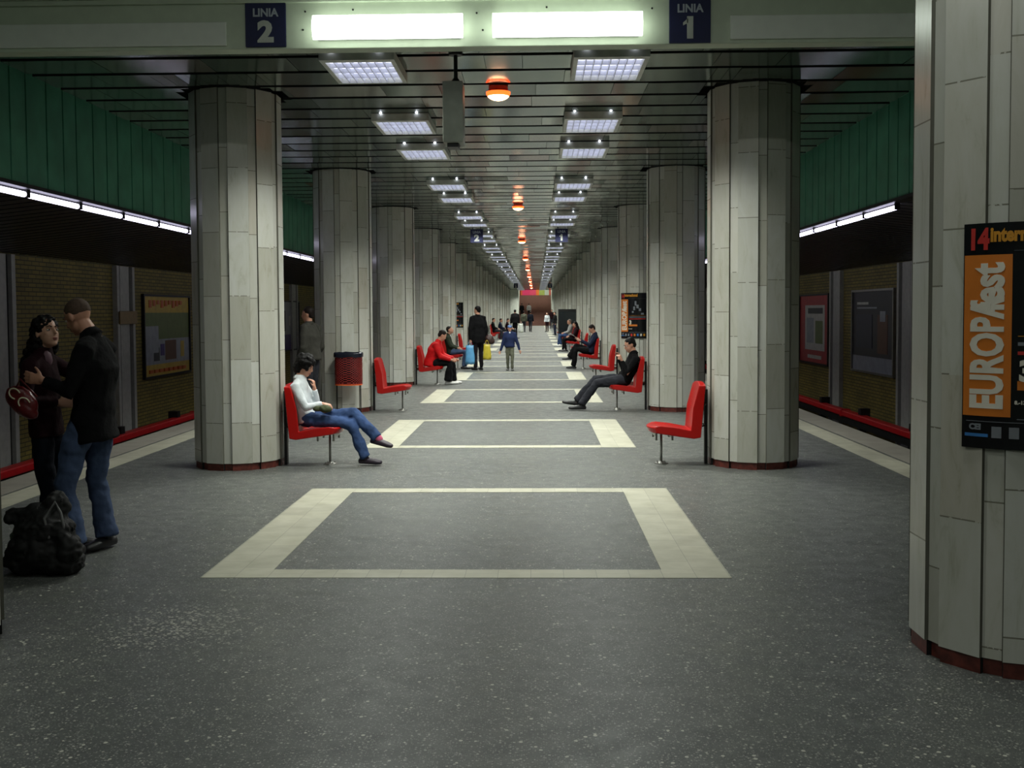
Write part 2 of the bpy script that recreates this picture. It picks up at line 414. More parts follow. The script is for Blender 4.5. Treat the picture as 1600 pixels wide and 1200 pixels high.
line_sign(1.6, 84, 3.7, '1', .34, 'tiny dark sign hanging near the stairs, right side', back=1)
for x0, x1, lab in ((-1.375, -.14, 'glowing white fluorescent diffuser on the beam, left one beside LINIA 2'), (.105, 1.33, 'glowing white fluorescent diffuser on the beam, right one beside LINIA 1')):
    e = empty('beam_lamp', ((x0+x1)/2, BEAMY-.03, 3.99)); hw = (x1-x0)/2
    bm = bmesh.new(); bx(bm, -hw+.02, hw-.02, -.02, .025, -.08, .08); mkobj('mounting_plate', bm, HOUS, e)
    bm = bmesh.new(); tube(bm, [(-hw, -.07, 0), (hw, -.07, 0)], [(.055, .1)]*2, ref=(0, 1, 0), seg=16, cap=False); mkobj('diffuser', bm, DIFF, e, smooth=False)
    tag(e, lab, 'lamp')
bm = bmesh.new()
for x, z in ((-1.48, 4.0), (-1.46, 4.15), (-1.06, 4.16), (-.03, 4.12), (.02, 3.98), (.55, 4.16), (1.42, 4.14)):
    cyl(bm, (x, BEAMY-.006, z), (x, BEAMY+.001, z), .008)
tag(mkobj('trim_screw_holes', bm, BLACK), kind='structure')

# ---------------------------------------------------------------- columns
ORD = ['first', 'second', 'third', 'fourth', 'fifth', 'sixth', 'seventh', 'eighth', 'ninth', 'tenth', 'eleventh', 'twelfth', 'thirteenth',
       'fourteenth', 'fifteenth', 'sixteenth', 'seventeenth', 'eighteenth', 'nineteenth', 'twentieth'] + ['twenty-%s' % q for q in ('first', 'second', 'third', 'fourth', 'fifth', 'sixth', 'seventh', 'eighth', 'ninth')] + ['thirtieth', 'thirty-first', 'thirty-second', 'thirty-third', 'thirty-fourth', 'thirty-fifth', 'thirty-sixth', 'thirty-seventh', 'thirty-eighth', 'thirty-ninth', 'fortieth']
def col_profile(rw, rn):
    """closed outline: 10 wide raised panels and 10 narrow recessed ones; returns (x, y, panel)"""
    out = []
    for k in range(10):
        c = rad(-90 + 18 + 36*k); hw = rad(12.2)
        out.append((rw*math.cos(c-hw), rw*math.sin(c-hw), k*2)); out.append((rw*math.cos(c+hw), rw*math.sin(c+hw), k*2))
        out.append((rn*math.cos(c+hw+rad(.7)), rn*math.sin(c+hw+rad(.7)), k*2+1)); out.append((rn*math.cos(c+rad(36)-hw-rad(.7)), rn*math.sin(c+rad(36)-hw-rad(.7)), k*2+1))
    return out
def ring_mesh(prof, z0, z1, mid=None, nz=1):
    bm = bmesh.new(); uv = bm.loops.layers.uv.new('UVMap'); n = len(prof)
    a = [bm.verts.new((x, y, z0)) for x, y, _ in prof]; b = [bm.verts.new((x, y, z1)) for x, y, _ in prof]
    for i in range(n):
        j = (i+1) % n; fc = bm.faces.new((a[i], a[j], b[j], b[i]))
        side = prof[i][2] != prof[j][2]
        if side: fc.material_index = 1
        for lp in fc.loops: lp[uv].uv = (prof[i][2]*.1+.05, lp.vert.co.z)
    bm.faces.new(a[::-1]).material_index = 1; bm.faces.new(b).material_index = 1
    return bm
JOINT = mat('column_joint', '57564c', .8)
proto = empty('column', (0, 0, 0))
sh = mkobj('shaft', ring_mesh(col_profile(COLR, COLR-.017),   .075, CEIL-.004), [MARBLE, JOINT], proto)
bs = mkobj('base', ring_mesh(col_profile(COLR-.012, COLR-.035), 0, .075), [BASEM, BLACK], proto)
for s, side in ((-1, 'left'), (1, 'right')):
    for k in range(NCOL):
        o = proto if (s == -1 and k == 0) else copy_tree(proto)
        o.location = (s*COLX + (.022 if (s, k) == (-1, 0) else 0), COL0+BAY*k, 0)
        extra = {(1, 0): 'carrying the large orange and black festival poster', (-1, 1): 'behind the seated woman in white', (1, 1): 'behind the empty red seat',
                 (-1, 2): 'with the red litter bin on its front', (1, 2): 'beside the reclining man in black', (1, 3): 'with the smaller festival poster'}.get((s, k), 'carrying the ceiling')
        tag(o, 'marble clad fluted column in the %s row, %s from the camera, %s' % (side, ORD[k], extra), 'column', 'marble clad columns along the platform')

# ---------------------------------------------------------------- ceiling lamps
lamp = empty('ceiling_lamp', (0, 0, CEIL)); LX, LY = .335, .475
bm = bmesh.new()
z1, z0 = .0, -.085
bx(bm, -LX, LX, -LY, -LY+.09, z0, z1); bx(bm, -LX, LX, LY-.03, LY, z0, z1); bx(bm, -LX, -LX+.04, -LY+.09, LY-.03, z0, z1); bx(bm, LX-.04, LX, -LY+.09, LY-.03, z0, z1)
bx(bm, -LX+.04, LX-.04, -LY+.09, LY-.03, z1-.01, z1)
mkobj('housing', bm, HOUS, lamp)
gx0, gx1, gy0, gy1 = -LX+.041, LX-.041, -LY+.091, LY-.031
bm = bmesh.new(); bx(bm, gx0, gx1, gy0, gy1, -.038, -.033); mkobj('diffuser', bm, GLOW, lamp)
bm = bmesh.new()
for i in range(1, 8):
    x = gx0+(gx1-gx0)*i/8; bx(bm, x-.003, x+.003, gy0, gy1, -.084, -.039)
for i in range(1, 4):
    y = gy0+(gy1-gy0)*i/4; bx(bm, gx0, gx1, y-.003, y+.003, -.0835, -.0395)
mkobj('louvre', bm, LOUV, lamp)
for x in (-.22, .2):  # glowing dots stand in for light leaking past the housing
    bm = bmesh.new(); ell(bm, (x, -LY-.02, .005), .016, .014, .012, seg=8); mkobj('leak_dot', bm, DOTG, lamp)
ld = bpy.data.lights.new('lamp_light', 'AREA'); ld.shape = 'RECTANGLE'; ld.size = .55; ld.size_y = .78; ld.energy = LAMP_W
ld.color = (.97, 1.0, .92); ld.spread = rad(130)
lo = bpy.data.objects.new('lamp_light', ld); C.objects.link(lo); lo.parent = lamp; lo.location = (0, .03, -.088)
ys = [9.6]
for k in range(18):
    for b in (12.5, 14.65):
        y = b + 6.03*k
        if y < 112: ys.append(y)
first = True
for i, y in enumerate(ys):
    for s, side in ((-1, 'left'), (1, 'right')):
        o = lamp if first else copy_tree(lamp); first = False
        o.location = (s*1.13, y, CEIL)
        tag(o, 'louvred white ceiling lamp, %s row, %s from the beam' % (side, ORD[i]), 'lamp', 'louvred ceiling lamps in two rows')
# orange dome lamps
om = empty('orange_lamp', (0, 0, CEIL))
bm = bmesh.new(); tube(bm, [(0, 0, .02), (0, 0, -.03), (0, 0, -.05)], [.10, .10, .12], seg=24, cap=False); mkobj('mounting_ring', bm, mat('ring_brown', '8a4a3c', .5), om)
bm = bmesh.new(); n = 24
prev = None
for j in range(7):
    a = PI/2*j/6; r = .125*math.cos(a)+.002; z = -.05-.085*math.sin(a)
    ring = [bm.verts.new((r*math.cos(2*PI*q/n), r*math.sin(2*PI*q/n), z)) for q in range(n)]
    if prev:
        for q in range(n): bm.faces.new((prev[q], prev[(q+1) % n], ring[(q+1) % n], ring[q])).material_index = 1 if j > 2 else 0
    prev = ring
bm.faces.new(prev).material_index = 1
mkobj('dome', bm, [ORNG, ORNH], om, smooth=True)
for i in range(9):
    o = om if i == 0 else copy_tree(om)
    o.location = (.07 if i < 2 else 0, 10.7 + 2*BAY*i*.965 if i < 2 else 10.7+i*11.3, CEIL)
    tag(o, 'glowing orange dome lamp under the ceiling middle, %s from the beam' % ORD[i], 'lamp', 'orange dome lamps along the ceiling centre')
# added lights in the unseen high hall, put in to light the foreground
for i, (x, y) in enumerate(((-2.2, 4.2), (2.2, 4.2), (-2.2, -1.5), (2.2, -1.5))):
    e = empty('hall_fill_lamp', (x, y, 5.0))
    bm = bmesh.new(); bx(bm, -.65, .65, -.12, .12, -.08, 0); mkobj('housing', bm, HOUS, e)
    bm = bmesh.new(); bx(bm, -.6, .6, -.1, .1, -.095, -.08); mkobj('diffuser', bm, GLOW, e)
    l2 = bpy.data.lights.new('hall_fill_light', 'AREA'); l2.shape = 'RECTANGLE'; l2.size = 1.2; l2.size_y = .2; l2.energy = HALL_W; l2.color = (.95, 1, .93)
    q = bpy.data.objects.new('lamp_light', l2); C.objects.link(q); q.parent = e; q.location = (0, 0, -.1)
    tag(e, 'added unseen ceiling light of the high entrance hall, %s' % ('front left', 'front right', 'rear left', 'rear right')[i], 'lamp', 'added hall ceiling lights')

# ---------------------------------------------------------------- trackside fluorescent tubes
bm = bmesh.new(); tube(bm, [(0, -.6, 0), (0, .6, 0)], [.03, .03], ref=(1, 0, 0), seg=10, cap=False); g0 = mkobj('glass_tube', bm, TUBEG)
ft = empty('fluorescent_tube', (0, 0, 0)); g0.parent = ft
for s in (-1, 1):
    bm = bmesh.new(); bx(bm, -.03, .03, s*.6-.015, s*.6+.015, -.03, .05); mkobj('tube_socket', bm, DARKM, ft)
first = True
for s, side, ya in ((-1, 'left', 9.5), (1, 'right', 12.85)):
    for k in range(20 if s < 0 else 17):
        o = ft if first else copy_tree(ft); first = False
        o.location = (s*4.93, ya+.62+1.25*k, 2.905)
        tag(o, 'bright white fluorescent tube under the green fascia, %s side, %s from the near end' % (side, ORD[k]), 'fluorescent tube', 'trackside fluorescent tubes')

# ---------------------------------------------------------------- track walls: pilasters, posters, third rail
PILM = mat('pilaster_stone', 'a0a09a', .6, var=.1)
for s, side in ((-1, 'left'), (1, 'right')):
    ph = 21.2 if s < 0 else 26.5
    y = ph - 5.0*4; k = 1
    while y < 75:
        bm = bmesh.new()
        for a, b, d in ((-.46, -.34, .1), (-.24, .22, .07), (.34, .46, .1)):
            p, q = sorted((s*8.2, s*(8.2-d))); bx(bm, p, q, y+a, y+b, -1.35, 2.62)
        p, q = sorted((s*8.2, s*8.17)); bx(bm, p, q, y-.34, y+.34, -1.35, 2.62, 1)
        tag(mkobj('trim_pilaster_%s_%d' % (side, k), bm, [PILM, DARKM]), kind='structure'); y += 5.0; k += 1
    # third rail with red cover and brackets
    e = empty('third_rail', (s*7.62, 0, -1.35))
    bm = bmesh.new()
    y = -6
    while y < 70:
        bx(bm, -.1, .1, y, y+4.9, .52, .66); bx(bm, -.12, .12, y+4.86, y+5.0, .5, .68); y += 5.0
    mkobj('rail_cover', bm, REDR, e, bevel=.03)
    bm = bmesh.new(); bx(bm, -.05, .05, -6, 70, .36, .50); mkobj('conductor_rail', bm, DARKM, e)
    for j in range(24):
        bm = bmesh.new(); yy = -5.2+j*3.1
        bx(bm, -.07, .07, yy-.09, yy+.09, 0, .37); bx(bm, -.05 if s > 0 else -.16, .16 if s > 0 else .05, yy-.09, yy+.09, .5, .8)
        mkobj('bracket', bm, DARKM, e)
    tag(e, 'red covered third rail running along the foot of the %s track wall' % side, 'rail')
    for x, lab in ((5.55, 'near'), (6.99, 'far')):
        bm = bmesh.new(); bx(bm, -.035, .035, -8, 120, 0, .17); o = mkobj('running_rail', bm, GREYM); o.location = (s*x, 0, -1.35)
        tag(o, 'steel running rail in the %s track bed, %s the platform' % (side, 'next to' if lab == 'near' else 'farther from'), 'rail')

def wall_poster(s, y0, y1, z0, z1, frame_m, rects, label, texts=()):
    """rects: (u0, u1, v0, v1, material) in 0..1, u from the image-left edge"""
    e = empty('wall_poster', (s*8.2, (y0+y1)/2, z0)); W, Hh = y1-y0, z1-z0
    inw = -s
    bm = bmesh.new()
    for a, b, c, d in ((-W/2, W/2, 0, .05), (-W/2, W/2, Hh-.05, Hh), (-W/2, -W/2+.05, .05, Hh-.05), (W/2-.05, W/2, .05, Hh-.05)):
        p, q = sorted((0, inw*.07)); bx(bm, p, q, a, b, c, d)
    mkobj('frame', bm, frame_m, e)
    bm = bmesh.new(); ms = []
    for i, (u0, u1, v0, v1, m) in enumerate(rects):
        if m not in ms: ms.append(m)
        ya, yb = (-W/2+u0*W, -W/2+u1*W) if s < 0 else (W/2-u0*W, W/2-u1*W)
        ya, yb = sorted((ya, yb)); p, q = sorted((0, inw*(.03+.0015*i))); bx(bm, p, q, max(ya, -W/2+.04), min(yb, W/2-.04), max(v0*Hh, .04), min(v1*Hh, Hh-.04), ms.index(m))
    mkobj('sheet', bm, ms, e)
    rot = Matrix.Rotation(PI/2 if s < 0 else -PI/2, 4, 'Z') @ FRONT
    for tx, sz, u, v, m, sx in texts:
        yy = -W/2+u*W if s < 0 else W/2-u*W
        text(tx, sz, m, e, Matrix.Translation((inw*.06, yy, v*Hh)) @ rot, sx=sx, off=.004)
    tag(e, label, 'poster')
P = lambda n, c: mat('poster_'+n, c, .5, var=.12, sc_=6)
PY, PO, PG, PGY, PR, PW, PD, PV, PB = P('yellow', 'b89a3a'), P('orange', 'b8561e'), P('green', '5d6b3a'), P('grey', '8d919a'), P('red', 'a0222c'), P('white', 'b4b4ae'), P('dark', '22222c'), P('violet', '3a2a6e'), P('brown', '5a3524')
rects = [(0, 1, 0, 1, PY), (0, 1, .16, .78, PG), (0, 1, .16, .46, PGY), (.2, .32, .2, .36, PD), (.44, .68, .2, .44, PB), (.78, .86, .22, .42, PY), (.02, .3, .3, .62, PGY), (.34, .42, .26, .4, PV)]
rects += [(.12+.08*i, .17+.08*i, .84+.02*(i % 3), .93, PO) for i in range(9)] + [(.1+.1*i, .17+.1*i, .06, .1, PO) for i in range(8)]
wall_poster(-1, 22.25, 25.25, .18, 2.07, DARKM, rects, 'framed yellow and green advertising poster on the left track wall, right of the embracing couple')
wall_poster(-1, 34.0, 37.0, .3, 2.05, DARKM, [(0, 1, 0, 1, PGY), (0, 1, 0, .33, PV), (.1, .35, .4, .8, PD), (.5, .8, .5, .7, PW)], 'framed grey poster with violet foot on the left track wall beside the standing man')
rects = [(0, 1, 0, 1, PR), (.2, .86, .2, .84, PW), (.3, .8, .72, .8, PD), (.26, .5, .3, .66, PGY), (.56, .8, .3, .62, PG), (.3, .76, .08, .13, PW)]
wall_poster(1, 27.2, 30.2, .12, 2.07, DARKM, rects, 'framed red bordered poster on the right track wall, nearer the big column')
rects = [(0, 1, 0, 1, PD), (0, 1, 0, .2, PGY), (.12, .4, .82, .85, PW), (.12, .6, .77, .79, PGY), (.62, .85, .25, .7, PB), (.68, .8, .62, .74, PGY), (.1, .5, .3, .7, P('night', '24263c'))]
wall_poster(1, 22.25, 25.2, .15, 2.1, GREYM, rects, 'framed dark blue poster with pale foot on the right track wall')
# small name plate on the left wall
e = empty('name_plate', (-8.08, 21.2, 1.55)); bm = bmesh.new(); bx(bm, 0, .03, -.45, .45, -.13, .14); mkobj('plate', bm, mat('plate_brown', '7a6238', .5), e, bevel=.01)
bm = bmesh.new(); bx(bm, -.02, 0, -.1, .1, -.1, .1); mkobj('bracket', bm, DARKM, e)
tag(e, 'small brown plate fixed to the grey pilaster on the left track wall', 'sign')

# ---------------------------------------------------------------- festival posters wrapped round columns
def bend(bm, phi0, rr):
    for v in bm.verts:
        a = phi0 + v.co.x/rr; r = rr + v.co.y
        v.co = Vector((r*math.cos(a), r*math.sin(a), v.co.z))
def slice_x(bm, x0, x1, st):
    x = x0+st
    while x < x1:
        bmesh.ops.bisect_plane(bm, geom=bm.verts[:]+bm.edges[:]+bm.faces[:], plane_co=(x, 0, 0), plane_no=(1, 0, 0)); x += st
PBK = mat('poster_black', '121316', .22); POR = mat('festival_orange', 'cc7428', .35, var=.06); PWH = mat('festival_white', 'd9d3c4', .4); PRD = mat('festival_red', 'c0302a', .4)
PYE = mat('festival_amber', 'c98a24', .4); PBL = mat('festival_blue', '3a78b8', .4); PGR = mat('festival_grey', '767a80', .4)
def flat(bm, x0, x1, z0, z1, d, mi): bx(bm, x0, x1, 0, d, z0, z1, mi)
def column_poster(cx, cy, phi0, z0, w_, h_, label, full=True):
    e = empty('column_poster', (cx, cy, z0)); rr = COLR+.004
    ms = [PBK, POR, PRD, PGR, PWH, PBL, PYE]
    bm = bmesh.new()
    flat(bm, 0, w_, 0, h_, .003, 0)
    a = h_
    flat(bm, .005*a, .205*a, .145*a, .86*a, .0042, 1)
    flat(bm, .21*a, .62*a, .875*a, .875*a+.001, .004, 3)
    # performer: pale streaks over black
    for (p, q, s_, t_) in ((.36, .40, .72, .82), (.40, .45, .66, .74), (.45, .50, .60, .66), (.33, .37, .62, .70), (.30, .34, .56, .60), (.50, .56, .52, .56)):
        flat(bm, p*a, q*a, s_*a, t_*a, .004, 3)
    flat(bm, .23*a, .60*a, .50*a, .503*a, .004, 6); flat(bm, .23*a, .6*a, .46*a, .475*a, .004, 3); flat(bm, .23*a, .6*a, .42*a, .435*a, .004, 2)
    flat(bm, .23*a, .42*a, .265*a, .305*a, .004, 1); flat(bm, .23*a, .6*a, .135*a, .138*a, .004, 3); flat(bm, .02*a, .6*a, .12*a, .122*a, .004, 3)
    for i, mi in enumerate((3, 3, 2, 1, 5, 4, 6)): flat(bm, (.13+.07*i)*a, (.17+.07*i)*a, .05*a, .10*a, .004, mi)
    flat(bm, .015*a, .115*a, .052*a, .066*a, .004, 5)
    slice_x(bm, 0, w_, .03); bend(bm, phi0, rr)
    mkobj('sheet', bm, ms, e)
    def tx(s, size, m, x, z, rot=0.0, sx=1.0, off=.004, al='LEFT', name='lettering'):
        o = text(s, size, m, e, Matrix.Translation((x, 0, z)) @ Matrix.Rotation(-rot, 4, 'Y') @ FRONT, name=name, ex=.001, off=off, sx=sx, align=al)
        b = bmesh.new(); b.from_mesh(o.data)
        for v in b.verts: v.co.y = -v.co.y + .0052
        slice_x(b, 0, w_, .03); bend(b, phi0, rr); b.to_mesh(o.data); b.free()
    tx('EUROPA', .185*a, PWH, .112*a, .175*a, PI/2, .70, .007)
    tx('fest', .185*a, PWH, .112*a, .612*a, PI/2, .78, .007)
    tx('14', .125*a, PRD, .02*a, .925*a, 0, .72, .006, name='number')
    tx('international', .085*a, PYE, .115*a, .945*a, 0, .72, .004)
    tx('3', .12*a, PWH, .235*a, .345*a, 0, .9, .006, name='number')
    tx('8.-13.mai', .022*a, PWH, .22*a, .21*a, 0, 1, .001)
    tx('CEI', .035*a, PGR, .035*a, .095*a, 0, 1, .002)
    tag(e, label, 'poster')
column_poster(COLX, COL0, rad(-142.5), 1.025, .62, 1.0, 'large black and orange EUROPAfest poster wrapped on the nearest right column')
column_poster(COLX, COL0+3*BAY, rad(-150), 1.03, .62, 1.0, 'black EUROPAfest poster with pale vertical lettering above the reclining man')
column_poster(-COLX, COL0+6*BAY, rad(-125), 1.0, .62, 1.0, 'small dark festival poster on a left column beyond the seated man in red')

# ---------------------------------------------------------------- hanging grey box on a pole
e = empty('hanging_box', (-.26, 9.15, CEIL))
bm = bmesh.new(); bx(bm, -.11, .07, .0, .26, -.81, -.27); mkobj('casing', bm, mat('box_grey', '7c7f76', .5), e, bevel=.008)
bm = bmesh.new(); tube(bm, [(0, .12, .02), (0, .12, -.02), (0, .12, -.022)], [.07, .06, .02], cap=False); tube(bm, [(0, .12, -.02), (0, .12, -.24)], [.018, .018], cap=False); tube(bm, [(0, .12, -.225), (0, .12, -.27)], [.025, .05], cap=False)
mkobj('pole', bm, DARKM, e, smooth=False)
bm = bmesh.new(); bx(bm, -.075, .025, .04, .22, -.845, -.81); mkobj('foot_cap', bm, DARKM, e)
tag(e, 'narrow grey box hanging from the ceiling on a black pole', 'hanging box')

# ---------------------------------------------------------------- red platform seats
seat = empty('platform_seat', (0, 0, 0))      # local: +x away from the column, y across, z up; rear of the back at x = 0
prof_out = [(.0, .885), (.012, .75), (.05, .305), (.12, .292), (.35, .325), (.575, .352), (.60, .405)]
prof_in = [(.585, .425), (.50, .432), (.32, .415), (.155, .382), (.135, .62), (.07, .885)]
bm = bmesh.new(); N = 10; WD = .23; rings = []
for i in range(N+1):
    t = -1+2*i/N; y = t*WD; edge = abs(t)**2.5; dish = (1-t*t)
    ring = [bm.verts.new((x - (.0 if z < .8 else 0) + (0 if i not in (0, N) else 0), y, z)) for x, z in prof_out]
    for j, (x, z) in enumerate(prof_in):
        d = .035*dish
        if j <= 2: ring.append(bm.verts.new((x, y, z-d*.7*(1 if j else .3))))
        elif j == 3: ring.append(bm.verts.new((x-d*.8, y, z-d*.5)))
        else: ring.append(bm.verts.new((x-d*(1 if j == 4 else .3), y, z)))
    for v in ring:                                  # rounded plan at the nose and the top of the back
        if v.co.x > .45: v.co.x -= .07*edge*(v.co.x-.45)/.15
        if v.co.z > .6: v.co.z -= .03*edge*(v.co.z-.6)/.28
    rings.append(ring)
n = len(rings[0])
for a, b in zip(rings, rings[1:]):
    for k in range(n): bm.faces.new((a[k], a[(k+1) % n], b[(k+1) % n], b[k]))
bm.faces.new(rings[0]); bm.faces.new(rings[-1][::-1])
mkobj('seat_shell', bm, RED, seat, bevel=.012, bseg=3)
bm = bmesh.new(); cyl(bm, (.44, 0, .012), (.44, 0, .345), .013)
mkobj('leg', bm, GREYM, seat, smooth=True)
bm = bmesh.new(); tube(bm, [(.44, 0, 0), (.44, 0, .012), (.44, 0, .03)], [.075, .07, .018], seg=16, cap=False)
for a in range(4):
    cyl(bm, (.44+.055*math.cos(a*PI/2+.7), .055*math.sin(a*PI/2+.7), .01), (.44+.055*math.cos(a*PI/2+.7), .055*math.sin(a*PI/2+.7), .025), .009, 6)
mkobj('foot_plate', bm, GREYM, seat)
bm = bmesh.new(); bx(bm, -.052, -.02, -.03, .03, .0, .80)
for z in (.42, .64):
    for y in (-.14, .14): cyl(bm, (.02, y, z), (-.03, y*.3, z), .009, 8)
mkobj('mounting_bar', bm, DARKM, seat)
bm = bmesh.new(); bx(bm, .33, .35, -.16, .16, .295, .335); bx(bm, .5, .52, -.16, .16, .305, .345)
for x in (.34, .51):
    for y in (-.15, .15): cyl(bm, (x, y, .27), (x, y, .31), .012, 8)
mkobj('seat_bracket', bm, GREYM, seat)
first = True
occ = {(-1, 1): 'with the woman in white on it', (1, 1): 'empty, nearest on the right', (-1, 2): 'empty, beside the litter bin', (1, 2): 'with the reclining man in black on it',
       (-1, 3): 'under the man in the red jacket', (1, 3): 'empty, between the two seated men', (-1, 4): 'under the person in dark green', (1, 4): 'under the man reading a paper',
       (-1, 5): 'empty, behind the standing man in black'}
for s, side in ((-1, 'left'), (1, 'right')):
    for k in range(1, 10):
        o = seat if first else copy_tree(seat); first = False
        o.location = (s*(COLX-COLR-.052), COL0+BAY*k, 0); o.rotation_euler.z = 0 if s < 0 else PI
        tag(o, 'red seat at the %s %s column, %s' % (ORD[k], side, occ.get((s, k), 'far down the hall')), 'seat', 'red seats on the columns')

# ---------------------------------------------------------------- litter bin
e = empty('litter_bin', (-2.565, COL0+2*BAY-.66, 0))
BR = mat('bin_mesh_red', '7c1a12', .6); BH = mat('bin_mesh_hole', '3a1410', .8)
bm = bmesh.new()
def oval(t, z): return (.215*math.copysign(abs(math.cos(t))**.6, math.cos(t)), .15*math.copysign(abs(math.sin(t))**.6, math.sin(t)), z)
n = 52; nz = 24
gr = [[bm.verts.new(oval(2*PI*i/n, .49+.44*j/nz)) for i in range(n)] for j in range(nz+1)]
for j in range(nz):
    for i in range(n):
        if (i+j) % 2 and 0 < j < nz-1: continue
        bm.faces.new((gr[j][i], gr[j][(i+1) % n], gr[j+1][(i+1) % n], gr[j+1][i]))
o = mkobj('basket', bm, BR, e); sm = o.modifiers.new('s', 'SOLIDIFY'); sm.thickness = .003
bm = bmesh.new(); q = [bm.verts.new(oval(2*PI*i/36, .475)) for i in range(36)]; q2 = [bm.verts.new(oval(2*PI*i/36, .497)) for i in range(36)]
for i in range(36): bm.faces.new((q[i], q[(i+1) % 36], q2[(i+1) % 36], q2[i]))
bm.faces.new(q[::-1]); bm.faces.new(q2); mkobj('bottom_tray', bm, mat('bin_orange', 'e8641e', .5), e)
bm = bmesh.new()
rings = []
for j, (z, sc1) in enumerate(((.5, .955), (.8, .965), (.93, .97), (.985, 1.04), (1.0, 1.06), (.985, 1.085), (.925, 1.07))):
    rings.append([bm.verts.new((x*sc1, y*sc1, z+(.012*noise.noise(Vector((x*20, y*20, z*9))) if j > 2 else 0))) for x, y, z in (oval(2*PI*i/36, z) for i in range(36))])
for a, b in zip(rings, rings[1:]):
    for i in range(36): bm.faces.new((a[i], a[(i+1) % 36], b[(i+1) % 36], b[i]))
bm.faces.new(rings[0][::-1]); mkobj('bin_liner', bm, mat('liner_black', '171b26', .25), e, smooth=True)
for s in (-1, 1):
    bm = bmesh.new(); cyl(bm, (s*.19, .0, 0), (s*.19, 0, .48), .009); cyl(bm, (s*.19, 0, 0), (s*.19, 0, .006), .03); mkobj('leg', bm, DARKM, e)
tag(e, 'red mesh litter bin with dark liner standing on thin legs before a left column', 'litter bin')

# ---------------------------------------------------------------- stairs at the far end
bm = bmesh.new(); STB = mat('stair_brown', '6e4a3e', .6, var=.15)
sx0, sx1 = -1.45, 2.15; ns = 20
for i in range(ns): bx(bm, sx0, sx1, 113+i*.30, 113+ns*.3, i*.172, (i+1)*.172-.012, 0); bx(bm, sx0, sx1, 112.98+i*.30, 113+ns*.3, (i+1)*.172-.012, (i+1)*.172, 1)
bx(bm, sx0, sx1, 119, 127.6, 3.3, 3.44, 0)
tag(mkobj('staircase', bm, [STB, mat('stair_edge', '5c3d34', .6)]), 'brown staircase rising at the far end of the hall', 'staircase')
for a, b, nm, lab in ((-2.4, -1.47, 'l', 'left'), (2.17, 2.9, 'r', 'right')):
    bm = bmesh.new(); bx(bm, a, b, 112.7, 122, 0, 6.6)
    o = mkobj('wall_stair_'+lab, bm, mat('stair_wall_white', 'ccd0c4', .6)); tag(o, kind='structure')
e = empty('hanging_banner', (.35, 119.2, 3.44))
bm = bmesh.new(); cc = [mat('banner_%d' % i, c, .6, emit=c, es=.1) for i, c in enumerate(('c8542a', 'c4265a', 'c83a5a', 'd06a20', '8f9a4a', 'a8b0a0', 'b04a3a'))]
xs = (-1.75, -1.5, -.6, .1, .45, 1.1, 1.6, 2.1)
for i in range(7): bx(bm, xs[i], xs[i+1], 0, .05, .0, .72, i)
mkobj('cloth', bm, cc, e); bm = bmesh.new()
for x in (-1.7, 2.05): bx(bm, x-.03, x+.03, -.0, .05, -.0, .9)
tag(e, 'red and orange lit shop sign band above the far stairs', 'sign')
mkobj('post', bm, DARKM, e)
for i, x in enumerate((-.6, 1.3)):  # added unseen fittings that brighten the far stairs
    le = empty('stair_fill_lamp', (x, 115.2, 6.585)); bm = bmesh.new(); bx(bm, -.3, .3, -.6, .6, -.08, 0); mkobj('housing', bm, HOUS, le)
    l2 = bpy.data.lights.new('stair_fill_light', 'AREA'); l2.size = .6; l2.energy = 95; l2.color = (.95, 1, .92)
    q = bpy.data.objects.new('lamp_light', l2); C.objects.link(q); q.parent = le; q.location = (0, 0, -.09)
    tag(le, 'added unseen ceiling light above the far stairs, %s one' % ('left', 'right')[i], 'lamp')
bm = bmesh.new(); bx(bm, -.5, .5, -.25, .25, 0, 1.72, 0); bx(bm, -.45, .45, -.26, -.25, .3, 1.6, 1)
o = mkobj('information_cabinet', bm, [DARKM, mat('cabinet_glass', '1c2226', .15)], bevel=.03); o.location = (2.05, 51.2, 0)
tag(o, 'dark cabinet standing behind the far seated people on the right', 'cabinet')

# ================================================================ people
def V(*a): return Vector(a)
def hand(bm, wr, d, n, s=1.0, curl=.5, thumb=1):
    d = Vector(d).normalized(); n = Vector(n); n = (n - n.dot(d)*d).normalized(); l = d.cross(n)*thumb; wr = Vector(wr)
    tube(bm, [wr, wr+d*.03*s, wr+d*.085*s], [(.026*s, .02*s), (.036*s, .016*s), (.040*s, .013*s)], ref=l, seg=10)
    for i, (o, L) in enumerate(((.031, .070), (.0105, .078), (-.0105, .072), (-.031, .056))):
        p = wr + d*.082*s + l*o*s; a = .25*curl; pts = [p-d*.01*s]
        for q, fr in enumerate((.45, .32, .25)):
            a += curl*(.5, .7, .5)[q]; dd = d*math.cos(a) + n*math.sin(a) + l*o*1.8
            pts.append(pts[-1] + dd.normalized()*L*fr*1.1*s)
        tube(bm, pts, [.0092*s, .009*s, .0082*s, .007*s], ref=l, seg=8)
    p = wr + d*.022*s + l*.026*s
    tube(bm, [p, p+(d*.6+l*.75+n*.2)*.036*s, p+(d*1.3+l*1.05+n*.5)*.045*s], [.0125*s, .011*s, .008*s], ref=n, seg=8)
def head_frame(fwd, up):
    F = Vector(fwd).normalized(); U = Vector(up); U = (U-U.dot(F)*F).normalized(); return F, U.cross(F), U
